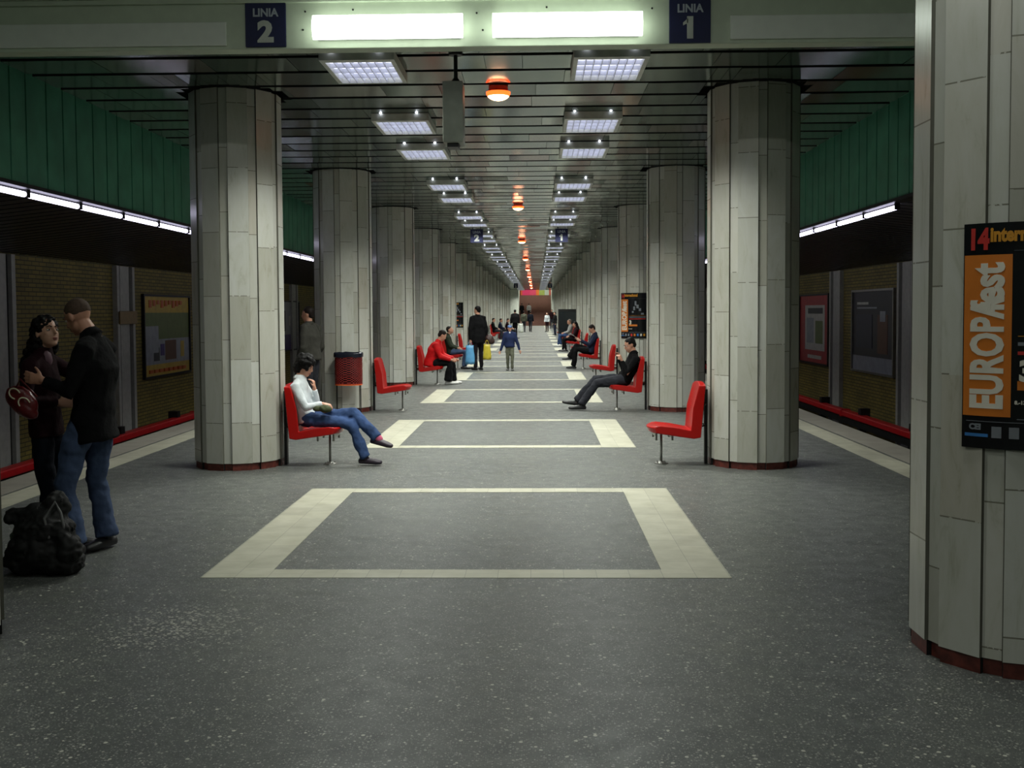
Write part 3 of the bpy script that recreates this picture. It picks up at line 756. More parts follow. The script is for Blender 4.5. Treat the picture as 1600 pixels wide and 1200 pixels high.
def head(bm, c, F, S, U, s=1.0):
    c = Vector(c)
    ell(bm, c-F*.012*s+U*.03*s, .095*s, .077*s, .088*s, F, S, U)
    ell(bm, c+F*.022*s-U*.035*s, .070*s, .060*s, .078*s, F, S, U)
    ell(bm, c+F*.062*s-U*.092*s, .026*s, .026*s, .022*s, F, S, U, seg=10)
    ell(bm, c+F*.075*s+U*.027*s, .018*s, .046*s, .012*s, F, S, U, seg=10)
    tube(bm, [c+F*.080*s+U*.022*s, c+F*.100*s-U*.006*s, c+F*.108*s-U*.022*s], [.008*s, .010*s, .013*s], ref=S, seg=8)
    ell(bm, c+F*.084*s-U*.056*s, .012*s, .024*s, .006*s, F, S, U, seg=8)
    ell(bm, c+F*.082*s-U*.067*s, .011*s, .020*s, .006*s, F, S, U, seg=8)
    for k in (-1, 1):
        ell(bm, c+F*.058*s+S*k*.036*s-U*.02*s, .02*s, .02*s, .018*s, F, S, U, seg=8)
        ell(bm, c-F*.008*s+S*k*.076*s-U*.005*s, .019*s, .010*s, .031*s, F, S, U, seg=10)
def shoe(name, ank, toe, m, parent, org, s=1.0):
    a = Vector(ank)-org; t = Vector(toe)-org; d = (t-a); d.z = d.z; 
    base = Vector((a.x, a.y, a.z-.055*s)); tt = Vector((t.x, t.y, t.z)); dd = (tt-base).normalized()
    sd = Vector((0, 0, 1)).cross(dd).normalized(); up = dd.cross(sd)
    L = max((tt-base).length, .17*s)
    h = base - dd*.05*s
    bm = bmesh.new()
    tube(bm, [h, h+dd*.05*s, h+dd*(.05*s+L*.45), h+dd*(.05*s+L*.8), h+dd*(.05*s+L)], [(.036*s, .042*s), (.040*s, .052*s), (.046*s, .044*s), (.050*s, .034*s), (.038*s, .025*s)], ref=sd, seg=14)
    for v in bm.verts:
        k = (v.co-h).dot(up)
        if k < -.026*s: v.co += up*(-.026*s-k)
    tube(bm, [h+dd*.045*s+up*.02*s, a+Vector((0, 0, .02*s))], [.038*s, .036*s], ref=sd, seg=12)
    return mkobj(name, bm, m, parent, smooth=True)
SKIN = mat('skin', 'c08c74', .5, var=.05); SKINW = mat('skin_pale', 'c89a82', .5, var=.05); EYEW = mat('eye_white', 'cfc8c0', .3); EYED = mat('iris_dark', '1a1210', .2); LIP = mat('lips', '8e4a44', .5)
def cloth(name, col, rough=.9, var=.16, sc_=11):
    m = mat(name, col, rough, var=var, sc_=sc_, bump=.006); m.node_tree.nodes['Principled BSDF'].inputs['Specular IOR Level'].default_value = .18; return m
def person(label, J, loc, s=1.0, vox=.02, skin=SKIN, top=None, bottom=None, shoes=None, hair=None, hairstyle='short', fwd=(1, 0, 0), up=(0, 0, 1), side=(0, 1, 0),
           bulk=1.0, hem=None, flare=1.0, hands=None, face=False, name='person', slim=1.0, open_collar=None, legr=1.0):
    org = Vector(loc); root = empty(name, org); j = {k: Vector(v)-org for k, v in J.items()}; side = Vector(side)
    F, S, U = head_frame(fwd, up); hc = j['head']
    vb = min(vox, .007) if vox < .012 else vox
    # body
    bm = bmesh.new()
    head(bm, hc, F, S, U, s)
    tube(bm, [j['neck']-(hc-j['neck'])*.3, hc-U*.03*s-F*.015*s], [.062*s, .050*s], ref=side)
    w = .76*slim
    tube(bm, [j['pelvis'], (j['pelvis']+j['chest'])/2, j['chest'], j['neck']], [(.155*s*w, .11*s*w), (.13*s*w, .095*s*w), (.155*s*w, .11*s*w), (.075*s, .06*s)], ref=side, seg=16)
    for q in 'ab':
        tube(bm, [j['neck']*.5+j['sh'+q]*.5, j['sh'+q], j['el'+q], j['wr'+q]], [.05*s*w, .052*s*w, .040*s, .026*s], ref=side)
        tube(bm, [j['hip'+q], j['kn'+q], j['an'+q]], [.078*s*w, .05*s, .036*s], ref=side)
        d = (j['wr'+q]-j['el'+q]); hd = (hands or {}).get(q, {})
        hand(bm, j['wr'+q], hd.get('d', d), hd.get('n', V(0, 1 if q == 'a' else -1, -.1)), s, hd.get('curl', .5), hd.get('thumb', 1))
    body = blob('body', bm, skin, root, vb, smooth=2)
    # upper garment
    bm = bmesh.new(); B = bulk*slim
    hp = j['pelvis'] + (Vector(hem)-org-j['pelvis'] if hem is not None else (j['pelvis']-j['chest'])*.12)
    tube(bm, [hp, j['pelvis'], (j['pelvis']*.5+j['chest']*.5), j['chest'], j['chest']*.45+j['neck']*.55, j['neck']],
         [(.175*s*B, .13*s*B), (.172*s*B, .128*s*B), (.158*s*B, .118*s*B), (.18*s*B, .13*s*B), (.15*s*B, .105*s*B), (.079*s, .072*s)], ref=side, seg=18, ck=(.12, 1))
    for q in 'ab':
        wv = j['el'+q]*.06+j['wr'+q]*.94
        tube(bm, [j['neck']*.45+j['sh'+q]*.55-(j['neck']-j['chest'])*.05, j['sh'+q], (j['sh'+q]+j['el'+q])/2, j['el'+q], wv], [.062*s*B, .068*s*B, .06*s*B, .054*s*B, .042*s*B], ref=side, ck=(1, .2))
    blob('jacket', bm, top, root, vox, smooth=3, wob=.010*s, wsc=9)
    bm = bmesh.new(); nk = (hc-j['neck']).normalized()
    tube(bm, [j['neck']-nk*.02*s, j['neck']+nk*.025*s], [.080*s, .066*s], ref=side, cap=False, seg=16); mkobj('collar', bm, top, root, smooth=True)
    if open_collar is not None:
        bm = bmesh.new(); ell(bm, j['neck']*.75+j['chest']*.25+F*.062*s, .03*s, .042*s, .075*s, F, S, U, seg=10); mkobj('shirt', bm, open_collar, root, smooth=True)
    # trousers
    bm = bmesh.new()
    ell(bm, j['pelvis'], .15*s*slim, .125*s*slim, .12*s*slim, side, Vector((0, 0, 1)).cross(side) if abs(side.z) < .9 else (1, 0, 0), (0, 0, 1))
    for q in 'ab':
        kn, an = j['kn'+q], j['an'+q]; ae = an+V(0, 0, -.005)
        tube(bm, [j['hip'+q]*.75+j['pelvis']*.25, j['hip'+q]*.6+kn*.4, kn, kn*.5+ae*.5, ae], [.095*s*slim*legr, .086*s*slim*legr, .066*s*legr, .058*s*(.5+.5*flare)*legr, .056*s*flare*legr], ref=side, ck=(1, .12))
    blob('trousers', bm, bottom, root, vox, smooth=3, wob=.013*s, wsc=11)
    for q in 'ab': shoe('shoe', j['an'+q]+org, j['toe'+q]+org, shoes, root, org, s)
    # hair
    bm = bmesh.new(); wob = .006
    if hairstyle == 'short':
        ell(bm, hc-F*.022*s+U*.045*s, .094*s, .083*s, .088*s, F, S, U); ell(bm, hc-F*.052*s-U*.005*s, .055*s, .072*s, .065*s, F, S, U)
    elif hairstyle == 'crop':
        ell(bm, hc-F*.020*s+U*.040*s, .094*s, .0795*s, .085*s, F, S, U); wob = .001
    elif hairstyle == 'bob':
        ell(bm, hc-F*.018*s+U*.045*s, .115*s, .105*s, .10*s, F, S, U); ell(bm, hc-F*.055*s-U*.03*s, .075*s, .095*s, .11*s, F, S, U); ell(bm, hc+F*.06*s+U*.06*s, .04*s, .07*s, .03*s, F, S, U); wob = .022
    elif hairstyle == 'long':
        ell(bm, hc-F*.026*s+U*.045*s, .102*s, .093*s, .092*s, F, S, U)
        b = j['neck'] - F*.09*s
        tube(bm, [hc-F*.05*s+U*.02*s, hc-F*.075*s-U*.08*s, b-V(0, 0, .08), b-V(.03, 0, .30)], [(.095*s, .08*s), (.12*s, .075*s), (.12*s, .065*s), (.08*s, .04*s)], ref=S, seg=14); wob = .022
    elif hairstyle == 'cap':
        ell(bm, hc-F*.012*s+U*.06*s, .105*s, .09*s, .065*s, F, S, U); ell(bm, hc+F*.10*s+U*.05*s, .055*s, .065*s, .012*s, F, S, U); wob = .0
    blob('cap' if hairstyle == 'cap' else 'hair', bm, hair, root, max(vb, .006), smooth=2, wob=wob, wsc=26)
    if face:
        for k in (-1, 1):
            p = hc+F*.071*s+S*k*.031*s+U*.008*s
            bm = bmesh.new(); ell(bm, p, .012*s, .015*s, .008*s, F, S, U, seg=10, mi=0); ell(bm, p+F*.0075*s, .006*s, .0065*s, .0065*s, F, S, U, seg=8, mi=1); mkobj('eye', bm, [EYEW, EYED], root, smooth=True)
            bm = bmesh.new(); tube(bm, [hc+F*.090*s+S*k*.014*s+U*.030*s, hc+F*.092*s+S*k*.032*s+U*.036*s, hc+F*.078*s+S*k*.052*s+U*.030*s], [.004*s, .004*s, .0025*s], seg=6); mkobj('eyebrow', bm, hair, root, smooth=True)
        bm = bmesh.new(); ell(bm, hc+F*.091*s-U*.057*s, .008*s, .022*s, .0045*s, F, S, U, seg=10); ell(bm, hc+F*.089*s-U*.066*s, .008*s, .018*s, .005*s, F, S, U, seg=10); mkobj('lips', bm, LIP, root, smooth=True)
    tag(root, label, 'person')
    return root
def side_pose(Y, sgn, p, shw=.18, hipw=.09):
    """side-on figure: p maps joints to (x, z) or (x, z, dy); limb a is the one nearer the photographer"""
    J = {}
    for k, v in p.items():
        dy = v[2] if len(v) > 2 else 0
        if len(v) == 2:
            if k[:2] in ('sh', 'el', 'wr'): dy = (-shw if k[-1] == 'a' else shw)
            elif k[:2] in ('hi', 'kn', 'an') or k[:3] == 'toe': dy = (-hipw if k[-1] == 'a' else hipw)
            if k in ('chest',): dy = 0
        J[k] = (v[0], Y+dy, v[1])
    return J
def stand_pose(x, y, hd, h, z=0.0, arms=None, stride=0.0, lean=0.0):
    """upright figure; hd = heading in degrees (0 = +x)"""
    s = h/1.75; c, sn = math.cos(rad(hd)), math.sin(rad(hd))
    def W(fx, ly, zz): return (x+fx*c-ly*sn, y+fx*sn+ly*c, z+zz)
    J = {'pelvis': W(0, 0, .95*s), 'chest': W(lean*.5, 0, 1.27*s), 'neck': W(lean, 0, 1.49*s), 'head': W(lean+.02*s, 0, 1.635*s)}
    for q, k in (('a', 1), ('b', -1)):
        st = stride*(1 if q == 'a' else -1)
        J['sh'+q] = W(lean*.9, k*.18*s, 1.43*s); J['hip'+q] = W(0, k*.09*s, .92*s)
        J['el'+q] = W(-.03*s, k*.24*s, 1.13*s); J['wr'+q] = W(.06*s, k*.25*s, .88*s)
        J['kn'+q] = W(st*.55+.02, k*.09*s, .49*s); J['an'+q] = W(st, k*.09*s, .085*s); J['toe'+q] = W(st+.17*s, k*.11*s, .03*s)
    if arms:
        for q, (e_, w_) in arms.items(): J['el'+q] = W(*e_); J['wr'+q] = W(*w_)
    return J, s, (c, sn, 0), (-sn, c, 0)
BLK = cloth('black_cloth', '08080a'); NVY = cloth('navy_cloth', '1c2338'); JEAN = cloth('blue_denim', '34486e', var=.35, sc_=7); JEANP = cloth('pale_denim', '42506c', var=.3, sc_=6)
DJEAN = cloth('dark_denim', '0e121c'); OLV = cloth('olive_cloth', '2d3428'); WHT = cloth('white_cloth', 'c9cfd2', var=.08); REDC = cloth('red_cloth', 'c01418', .6); MAR = cloth('maroon_cloth', '20090f')
GRY = cloth('grey_brown_cloth', '3c3b36'); CHA = cloth('charcoal_cloth', '2a2b31'); KHA = cloth('khaki_cloth', '5c5e50'); HAIRB = mat('hair_black', '0c0a0a', .6, sc_=60, var=.4); HAIRD = mat('hair_dark_brown', '1c1512', .6, sc_=60, var=.4)
for _h in (HAIRB, HAIRD): _h.node_tree.nodes['Principled BSDF'].inputs['Specular IOR Level'].default_value = .15
HAIRC = mat('hair_cropped_brown', '4a382c', .8, var=.2, sc_=80); SHB = mat('shoe_black', '121214', .45); SHW = mat('shoe_white', 'd0d0cc', .5); PINK = mat('sock_pink', 'c05a78', .8)

# --- the embracing couple on the left
Y = 6.95
p = dict(head=(-2.69, 1.625), neck=(-2.605, 1.50), chest=(-2.565, 1.27), pelvis=(-2.60, .93), sha=(-2.575, 1.405, -.17), shb=(-2.575, 1.41, .18),
         ela=(-2.66, 1.13, -.23), wra=(-2.83, 1.205, -.23), elb=(-2.74, 1.17, .24), wrb=(-2.97, 1.12, .24),
         hipa=(-2.66, .88, -.08), hipb=(-2.58, .88, .08), kna=(-2.745, .49, -.13), knb=(-2.64, .49, .12), ana=(-2.675, .095, -.16), anb=(-2.575, .095, .12), toea=(-2.75, .035, -.36), toeb=(-2.65, .035, -.05))
man = person('man with cropped hair in black jacket and blue jeans embracing the long haired woman', side_pose(Y, -1, p), (-2.62, Y, 0), s=1.0, vox=.011, top=BLK, bottom=JEANP, shoes=SHB, hair=HAIRC,
       hairstyle='crop', fwd=(-.82, .30, -.46), up=(-.2, 0, 1), bulk=1.06, hem=(-2.575, Y, .78), flare=1.4, legr=1.03, face=True, hands={'a': dict(d=(-.95, .05, .18), n=(0, 1, 0), curl=.28, thumb=-1), 'b': dict(d=(-1, -.3, 0), n=(0, -1, 0), curl=.4)})
Y = 7.03
p = dict(head=(-2.945, 1.515), neck=(-2.985, 1.385), chest=(-2.985, 1.17), pelvis=(-2.965, .87), sha=(-3.0, 1.30, -.15), shb=(-2.98, 1.30, .15),
         ela=(-3.0, 1.06, -.21), wra=(-2.87, 1.03, -.02), elb=(-2.8, 1.14, .30), wrb=(-2.66, 1.15, .27),
         hipa=(-2.97, .82, -.07), hipb=(-2.95, .82, .07), kna=(-2.935, .45, -.07), knb=(-2.89, .45, .07), ana=(-2.92, .09, -.07), anb=(-2.85, .09, .07), toea=(-2.74, .03, -.1), toeb=(-2.7, .03, .08))
wom = person('woman with long curly black hair in dark clothes embracing the man', side_pose(Y, 1, p), (-2.95, Y, 0), s=.94, vox=.011, skin=SKINW, top=MAR, bottom=DJEAN, shoes=SHB, hair=HAIRB,
       hairstyle='long', fwd=(.80, -.50, .22), up=(0, 0, 1), slim=.9, legr=.95, flare=1.1, face=True, hem=(-2.96, Y, .80), open_collar=mat('blouse_mauve', '5c3f4a', .6),
       hands={'a': dict(d=(1, .1, 0), n=(0, 1, 0), curl=.4), 'b': dict(d=(1, -.5, 0), n=(0, -1, 0), curl=.4)})
e = empty('handbag', (-2.975, 6.72, 1.07)); bm = bmesh.new()
ax, az = V(.76, 0, -.65), V(.65, 0, .76)
ell(bm, (0, 0, 0), .125, .055, .085, ax, (0, 1, 0), az, seg=20); ell(bm, ax*.03-az*.02, .12, .06, .06, ax, (0, 1, 0), az, seg=16)
blob('pouch', bm, mat('handbag_red', '5e1014', .35), e, .007, smooth=3, wob=.006, wsc=14)
def arc(c, r, a0, a1, m, parent):
    bm = bmesh.new(); n = 12; pts = [c + ax*r*1.25*math.cos(rad(a0+(a1-a0)*i/n)) + az*r*math.sin(rad(a0+(a1-a0)*i/n)) for i in range(n+1)]
    tube(bm, pts, [.005]*(n+1), ref=(0, 1, 0), seg=8); mkobj('pale_ring', bm, m, parent, smooth=True)
RW = mat('ring_pale', 'd8d4b8', .5)
arc(V(-.02, -.058, .052), .032, 60, 300, RW, e); arc(V(.045, -.062, -.012), .034, 60, 250, RW, e)
bm = bmesh.new(); tube(bm, [ax*-.08+az*.05+V(0, -.02, 0), V(.02, -.06, .15), V(.10, .0, .03)], [.006]*3, seg=8); mkobj('strap', bm, mat('handbag_red', ''), e, smooth=True)
tag(e, 'small glossy red handbag with pale rings hanging at the long haired woman', 'handbag')
# black bag at their feet
bm = bmesh.new()
e = empty('travel_bag', (-2.70, 6.40, 0))
ell(bm, (0, 0, .14), .23, .18, .15); ell(bm, (.01, 0, .27), .19, .15, .14); ell(bm, (.07, .04, .40), .09, .08, .12); ell(bm, (-.02, .02, .36), .12, .10, .08); ell(bm, (.15, -.03, .07), .12, .13, .08)
tube(bm, [V(-.20, 0, .36), V(-.05, 0, .36)], [.045, .07]); tube(bm, [V(.14, -.08, .30), V(.22, -.1, .16)], [.05, .07]); ell(bm, (-.1, 0, .08), .15, .15, .09)
o = blob('bag_body', bm, mat('bag_black', '040404', .75, var=.3), e, .01, smooth=2, wob=.026, wsc=13)
for v in o.data.vertices: v.co.z = max(v.co.z, .004)
bm = bmesh.new(); tube(bm, [V(.10, -.13, .25), V(.07, -.12, .37), V(.11, -.05, .46), V(.16, -.09, .40), V(.19, -.1, .27)], [.009]*5, seg=8); mkobj('carry_strap', bm, mat('strap_grey', '5c5c5c', .6), e, smooth=True)
tag(e, 'slumped black travel bag on the floor at the couple\'s feet', 'bag')
bm = bmesh.new(); e = empty('plastic_bag', (-3.29, 6.68, 0)); ell(bm, (0, 0, .17), .07, .09, .17); ell(bm, (.02, 0, .07), .08, .1, .07)
o = blob('plastic_bag', bm, mat('bag_grey_green', '44504a', .25), None, .01, smooth=3, wob=.03, wsc=12); bpy.data.objects.remove(e)
o.location = (-2.92, 6.60, 0.005); tag(o, 'greenish grey plastic bag beside the black travel bag', 'bag')

# --- seated woman in white
Y = COL0+BAY
p = dict(head=(-2.045, 1.07), neck=(-2.105, .93), chest=(-2.105, .72), pelvis=(-2.04, .50), sha=(-2.13, .86, -.15), shb=(-2.11, .86, .15), ela=(-2.0, .635, -.20), wra=(-1.84, .665, -.10),
         elb=(-1.93, .62, .08), wrb=(-1.955, .82, .03), hipa=(-2.0, .50), hipb=(-2.0, .50), kna=(-1.545, .445, -.08), knb=(-1.515, .56, -.02), ana=(-1.39, .095, -.08), anb=(-1.265, .30, -.07), toea=(-1.235, .035, -.1), toeb=(-1.12, .215, -.1))
w3 = person('dark haired woman in white jacket and jeans sitting cross legged on a red seat', side_pose(Y, 1, p), (-2.0, Y, 0), s=.94, vox=.012, top=WHT, bottom=JEAN, shoes=mat('shoe_plum', '231826', .5), hair=HAIRB, hairstyle='bob',
       fwd=(.85, -.25, -.42), bulk=1.0, slim=.88, legr=1.0, flare=1.15, face=True, hands={'b': dict(d=(-.1, 0, 1), n=(-1, 0, .2), curl=.8), 'a': dict(d=(1, .3, -.2), n=(0, .3, -1), curl=.7)})
for q, (x, z, yy) in (('a', (-1.272, .325, -.07)),):
    bm = bmesh.new(); tube(bm, [V(x-.008+2.0, yy, z-.005), V(x+2.0+.03, yy, z-.045)], [.045, .042], seg=12); mkobj('sock', bm, PINK, w3, smooth=True)
bm = bmesh.new(); ell(bm, (0, 0, 0), .075, .05, .045, seg=14); ell(bm, (-.08, 0, .0), .06, .035, .03, seg=12)
o = blob('pouch', bm, mat('pouch_olive', '3a4226', .8), None, .008, smooth=2, wob=.008, wsc=18); o.location = (-1.80, Y-.17, .62)
tag(o, 'small olive green pouch on the lap of the woman in white', 'pouch')

# --- man leaning at the second left column
J, s, fw, sd = stand_pose(-3.08, 16.0, 165, 1.72, arms={'a': ((.02, .25, 1.1), (.12, .2, .9)), 'b': ((-.05, -.24, 1.1), (.1, -.25, .9))}, lean=.04)
person('man in grey brown jacket standing at the column, back to the camera', J, (-3.08, 16.0, 0), s=s, vox=.018, top=GRY, bottom=CHA, shoes=SHB, hair=HAIRD, fwd=(-.95, .1, -.1), side=sd, bulk=1.15)

# --- reclining man in black
Y = COL0+2*BAY
p = dict(head=(2.005, 1.07), neck=(2.065, .93), chest=(2.02, .70), pelvis=(1.90, .50), sha=(2.09, .85, -.17), shb=(2.06, .85, .17), ela=(1.94, .61, -.2), wra=(1.86, .82, -.12), elb=(1.92, .64, .15), wrb=(1.83, .85, .03),
         hipa=(1.86, .49), hipb=(1.86, .49), kna=(1.44, .44, -.1), knb=(1.43, .50, .06), ana=(1.19, .10, -.12), anb=(1.12, .15, .02), toea=(1.0, .045, -.15), toeb=(.90, .13, 0))
person('man in black jacket reclining with outstretched crossed legs on a red seat', side_pose(Y, -1, p), (1.9, Y, 0), s=1.0, vox=.014, top=BLK, bottom=CHA, shoes=SHB, hair=HAIRB, hairstyle='short', fwd=(-.88, -.15, -.36),
       flare=1.1, legr=1.1, face=True, hands={'a': dict(d=(-.4, 0, .9), n=(-.6, .5, 0), curl=.8), 'b': dict(d=(-.3, 0, .9), n=(-.6, -.5, 0), curl=.8)})

# --- man in red and his neighbour
Y = COL0+3*BAY
p = dict(head=(-1.67, 1.10), neck=(-1.755, .97), chest=(-1.85, .76), pelvis=(-1.94, .50), sha=(-1.80, .90, -.18), shb=(-1.78, .90, .18), ela=(-1.70, .64, -.2), wra=(-1.46, .56, -.15), elb=(-1.66, .64, .2), wrb=(-1.42, .57, .15),
         hipa=(-1.9, .49), hipb=(-1.9, .49), kna=(-1.50, .49), knb=(-1.45, .49), ana=(-1.53, .09), anb=(-1.45, .09), toea=(-1.32, .035), toeb=(-1.26, .035))
person('man in bright red jacket and black trousers leaning forward on a seat', side_pose(Y, 1, p), (-1.9, Y, 0), vox=.018, top=REDC, bottom=BLK, shoes=SHW, hair=HAIRD, fwd=(.75, .2, -.55), bulk=1.22, flare=1.5, legr=1.2, hem=(-1.95, Y, .42))
Y = COL0+4*BAY
p = dict(head=(-2.0, 1.11), neck=(-2.06, .97), chest=(-2.06, .76), pelvis=(-2.0, .50), sha=(-2.08, .90), shb=(-2.06, .90), ela=(-1.98, .66), wra=(-1.78, .6, -.12), elb=(-1.95, .66), wrb=(-1.75, .6, .1),
         hipa=(-1.97, .49), hipb=(-1.97, .49), kna=(-1.57, .50), knb=(-1.55, .49), ana=(-1.62, .09), anb=(-1.58, .09), toea=(-1.42, .035), toeb=(-1.38, .035))
person('seated person in dark green jacket and jeans beyond the man in red', side_pose(Y, 1, p), (-2.0, Y, 0), s=.97, vox=.02, top=OLV, bottom=JEANP, shoes=SHB, hair=HAIRD, hairstyle='short', fwd=(.9, -.2, .25), open_collar=WHT)

# --- standing man with carrier bags
J, s, fw, sd = stand_pose(-1.17, 28.6, 120, 1.78, arms={'a': ((-.0, .25, 1.13), (.02, .24, .84)), 'b': ((-.02, -.24, 1.13), (.03, -.26, .84))}, lean=.03)
person('standing man in long black jacket holding a blue and a yellow carrier bag', J, (-1.17, 28.6, 0), s=s, vox=.02, top=BLK, bottom=cloth('trouser_black', '1a171c'), shoes=SHB, hair=HAIRB, fwd=(-.85, .5, -.15), side=sd, bulk=1.12, hem=(-1.17, 28.6, .76))
def carrier(x, y, z, w_, h_, m, label, handle=.12):
    e = empty('carrier_bag', (x, y, z)); bm = bmesh.new(); n = 14; rings = []
    for j in range(7):
        t = j/6; ww = w_*(.5-.06*t+.03*math.sin(5*t)); dd = w_*.28*(1-.6*t)
        rings.append([bm.verts.new((ww*math.cos(2*PI*i/n)*(1+.05*math.sin(3*i+j)), dd*math.sin(2*PI*i/n), h_*t+.01*math.sin(i*2.1+j))) for i in range(n)])
    for a, b in zip(rings, rings[1:]):
        for i in range(n): bm.faces.new((a[i], a[(i+1) % n], b[(i+1) % n], b[i]))
    bm.faces.new(rings[0][::-1]); bm.faces.new(rings[-1]); mkobj('bag_body', bm, m, e, smooth=True)
    bm = bmesh.new(); tube(bm, [V(-w_*.25, 0, h_-.02), V(-w_*.1, 0, h_+handle*.8), V(0, 0, h_+handle), V(w_*.1, 0, h_+handle*.8), V(w_*.25, 0, h_-.02)], [.008]*5, seg=6); mkobj('handle', bm, m, e, smooth=True)
    tag(e, label, 'bag')
carrier(-1.40, 28.5, .17, .26, .52, mat('bag_blue', '5c9cc8', .4), 'light blue carrier bag held by the standing man in black')
carrier(-.92, 28.45, .30, .22, .42, mat('bag_yellow', 'b8a834', .4), 'yellow carrier bag held by the standing man in black')
bm = bmesh.new(); ell(bm, (0, 0, 0), .13, .1, .14); ell(bm, (.05, 0, -.05), .1, .09, .1)
o = blob('shoulder_bag', bm, mat('bag_brown', '35201c', .5), None, .015, smooth=2, wob=.01); o.location = (-.86, 28.6, .86)
tag(o, 'dark brown bag hanging beside the yellow carrier bag', 'bag')

# --- child
J, s, fw, sd = stand_pose(-.28, 28.3, -92, 1.25, arms={'a': ((0, .22, .73), (.02, .27, .56)), 'b': ((0, -.2, .73), (.02, -.26, .54))}, stride=.06)
person('child in navy jacket and blue and white cap walking towards the camera', J, (-.28, 28.3, 0), s=s*1.08, vox=.016, top=cloth('child_navy', '1e2848'), bottom=KHA, shoes=mat('shoe_grey', '4a4a48', .6), hair=mat('cap_blue', '4a6494', .6), hairstyle='cap', fwd=(0, -1, -.15), side=sd, bulk=1.08, open_collar=WHT)

# --- man reading on the right
Y = COL0+4*BAY
p = dict(head=(2.03, 1.12), neck=(2.11, .98), chest=(2.09, .76), pelvis=(1.98, .50), sha=(2.13, .90), shb=(2.11, .90), ela=(1.95, .68), wra=(1.70, .80, -.12), elb=(1.92, .68), wrb=(1.66, .82, .12),
         hipa=(1.95, .49), hipb=(1.95, .49), kna=(1.58, .56), knb=(1.57, .66, .0), ana=(1.50, .09), anb=(1.38, .34, -.05), toea=(1.31, .035), toeb=(1.20, .28, -.05))
person('man in navy jacket and black trousers reading a paper on a red seat', side_pose(Y, -1, p), (1.98, Y, 0), vox=.018, top=NVY, bottom=BLK, shoes=SHB, hair=HAIRD, fwd=(-.75, -.15, -.6), bulk=1.12, legr=1.15, flare=1.2)
bm = bmesh.new(); a = [bm.verts.new(q) for q in ((0, -.17, 0), (.10, -.17, -.12), (.10, .17, -.12), (0, .17, 0), (-.13, -.15, .07), (-.13, .15, .07))]
bm.faces.new(a[:4]); bm.faces.new((a[0], a[3], a[5], a[4])); o = mkobj('newspaper', bm, mat('paper', 'cfcfca', .7)); sm = o.modifiers.new('s', 'SOLIDIFY'); sm.thickness = .004
o.location = (1.53, Y, .93); tag(o, 'open white paper held by the man in navy on the right', 'paper')

# --- far groups
def seated(label, x, Y, sg, top, bottom, shoes, hair, style='short', s=1.0, seat_z=.50):
    """x = pelvis; sg = facing direction along x"""
    P_ = lambda dx, z, *a: (x+sg*dx*s, z, *a)
    p = dict(head=P_(.0, seat_z+.62*s), neck=P_(-.06, seat_z+.48*s), chest=P_(-.06, seat_z+.25*s), pelvis=P_(0, seat_z), sha=P_(-.07, seat_z+.41*s), shb=P_(-.06, seat_z+.41*s), ela=P_(.04, seat_z+.17*s), wra=P_(.24, seat_z+.12*s, -.1),
             elb=P_(.06, seat_z+.17*s), wrb=P_(.26, seat_z+.12*s, .1), hipa=P_(.03, seat_z), hipb=P_(.03, seat_z), kna=P_(.43, seat_z), knb=P_(.45, seat_z+.03), ana=P_(.38, .09), anb=P_(.5, .09), toea=P_(.57, .035), toeb=P_(.68, .035))
    return person(label, side_pose(Y, sg, p), (x, Y, 0), s=s, vox=.025, top=top, bottom=bottom, shoes=shoes, hair=hair, hairstyle=style, fwd=(sg, -.3, -.1), bulk=1.1)
def standing(label, x, y, hd, h, top, bottom, shoes, hair, style='short', z=0.0, stride=0.0, bulk=1.12):
    J, s, fw, sd = stand_pose(x, y, hd, h, z=z, stride=stride)
    return person(label, J, (x, y, z), s=s, vox=.026, top=top, bottom=bottom, shoes=shoes, hair=hair, hairstyle=style, fwd=fw, side=sd, bulk=bulk)
seated('seated person in pale top and jeans far down on the right', 1.97, COL0+7*BAY, -1, cloth('pale_grey_cloth', '8e8e8c'), JEAN, SHW, mat('hair_grey', '6a5a50', .7))
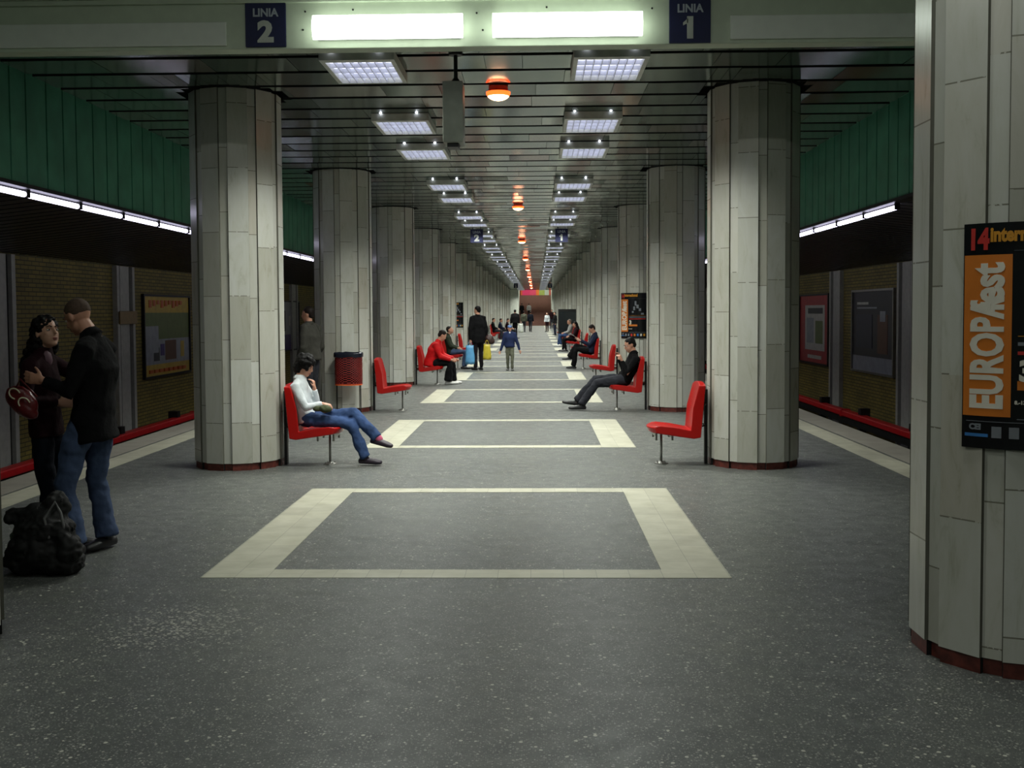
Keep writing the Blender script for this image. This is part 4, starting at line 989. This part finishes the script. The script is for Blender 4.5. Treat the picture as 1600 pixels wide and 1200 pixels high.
seated('seated person in dark clothes beside the one in the pale top', 2.0, COL0+6*BAY+.1, -1, MAR, BLK, SHB, HAIRB, 'long', s=.95)
seated('leftmost of three far people sitting by the left columns', -2.0, COL0+9*BAY, 1, BLK, CHA, SHB, HAIRB)
for x, lab, tp in ((-1.62, 'middle of three far people sitting by the left columns', NVY), (-1.2, 'rightmost of three far people sitting by the left columns', MAR)):
    seated(lab, x, 60.4, 1, tp, CHA, SHB, HAIRD, s=.95)
    e = empty('suitcase', (x, 60.4, 0)); bm = bmesh.new(); bx(bm, -.17, .17, -.25, .25, .03, .40); mkobj('case_shell', bm, mat('case_dark_red', '6a1418', .4), e, bevel=.04, bseg=3)
    bm = bmesh.new(); bx(bm, -.05, .05, -.28, -.25, .2, .23); mkobj('handle', bm, DARKM, e); tag(e, 'dark red suitcase under the %s' % ('middle sitting figure' if x < -1.5 else 'rightmost sitting figure'), 'suitcase')
standing('person in bulky black coat standing beyond the sitting group', -.87, 64, 100, 1.72, BLK, BLK, SHB, HAIRB, bulk=1.4)
carrier(-.50, 63.8, .3, .3, .55, mat('bag_white', 'b8bcb4', .5), 'white carrier bag beside the person in the bulky black coat')
standing('left one of two people walking before the far stairs', -.50, 79, 80, 1.62, KHA, CHA, SHB, HAIRD, stride=.12)
standing('right one of two people walking before the far stairs', .0, 80, 80, 1.6, DJEAN, CHA, SHB, HAIRD, stride=.15)
standing('person in black climbing the far stairs, left one', -1.15, 114.65, 90, 1.62, BLK, BLK, SHB, HAIRB, z=.86)
standing('person with pale top climbing the far stairs, right one', -.35, 114.65, 90, 1.6, cloth('pale_cloth', '9c9c9a'), BLK, SHB, HAIRB, z=.86)
standing('dark clothed person standing at the far right columns', 1.72, 69, 200, 1.55, BLK, NVY, SHB, HAIRB)
standing('person in white top standing beyond the dark clothed one', 1.30, 80, 240, 1.5, WHT, MAR, SHB, HAIRD)
standing('person in dark red standing farthest away on the right', 1.9, 95, 260, 1.75, MAR, CHA, SHB, HAIRD)
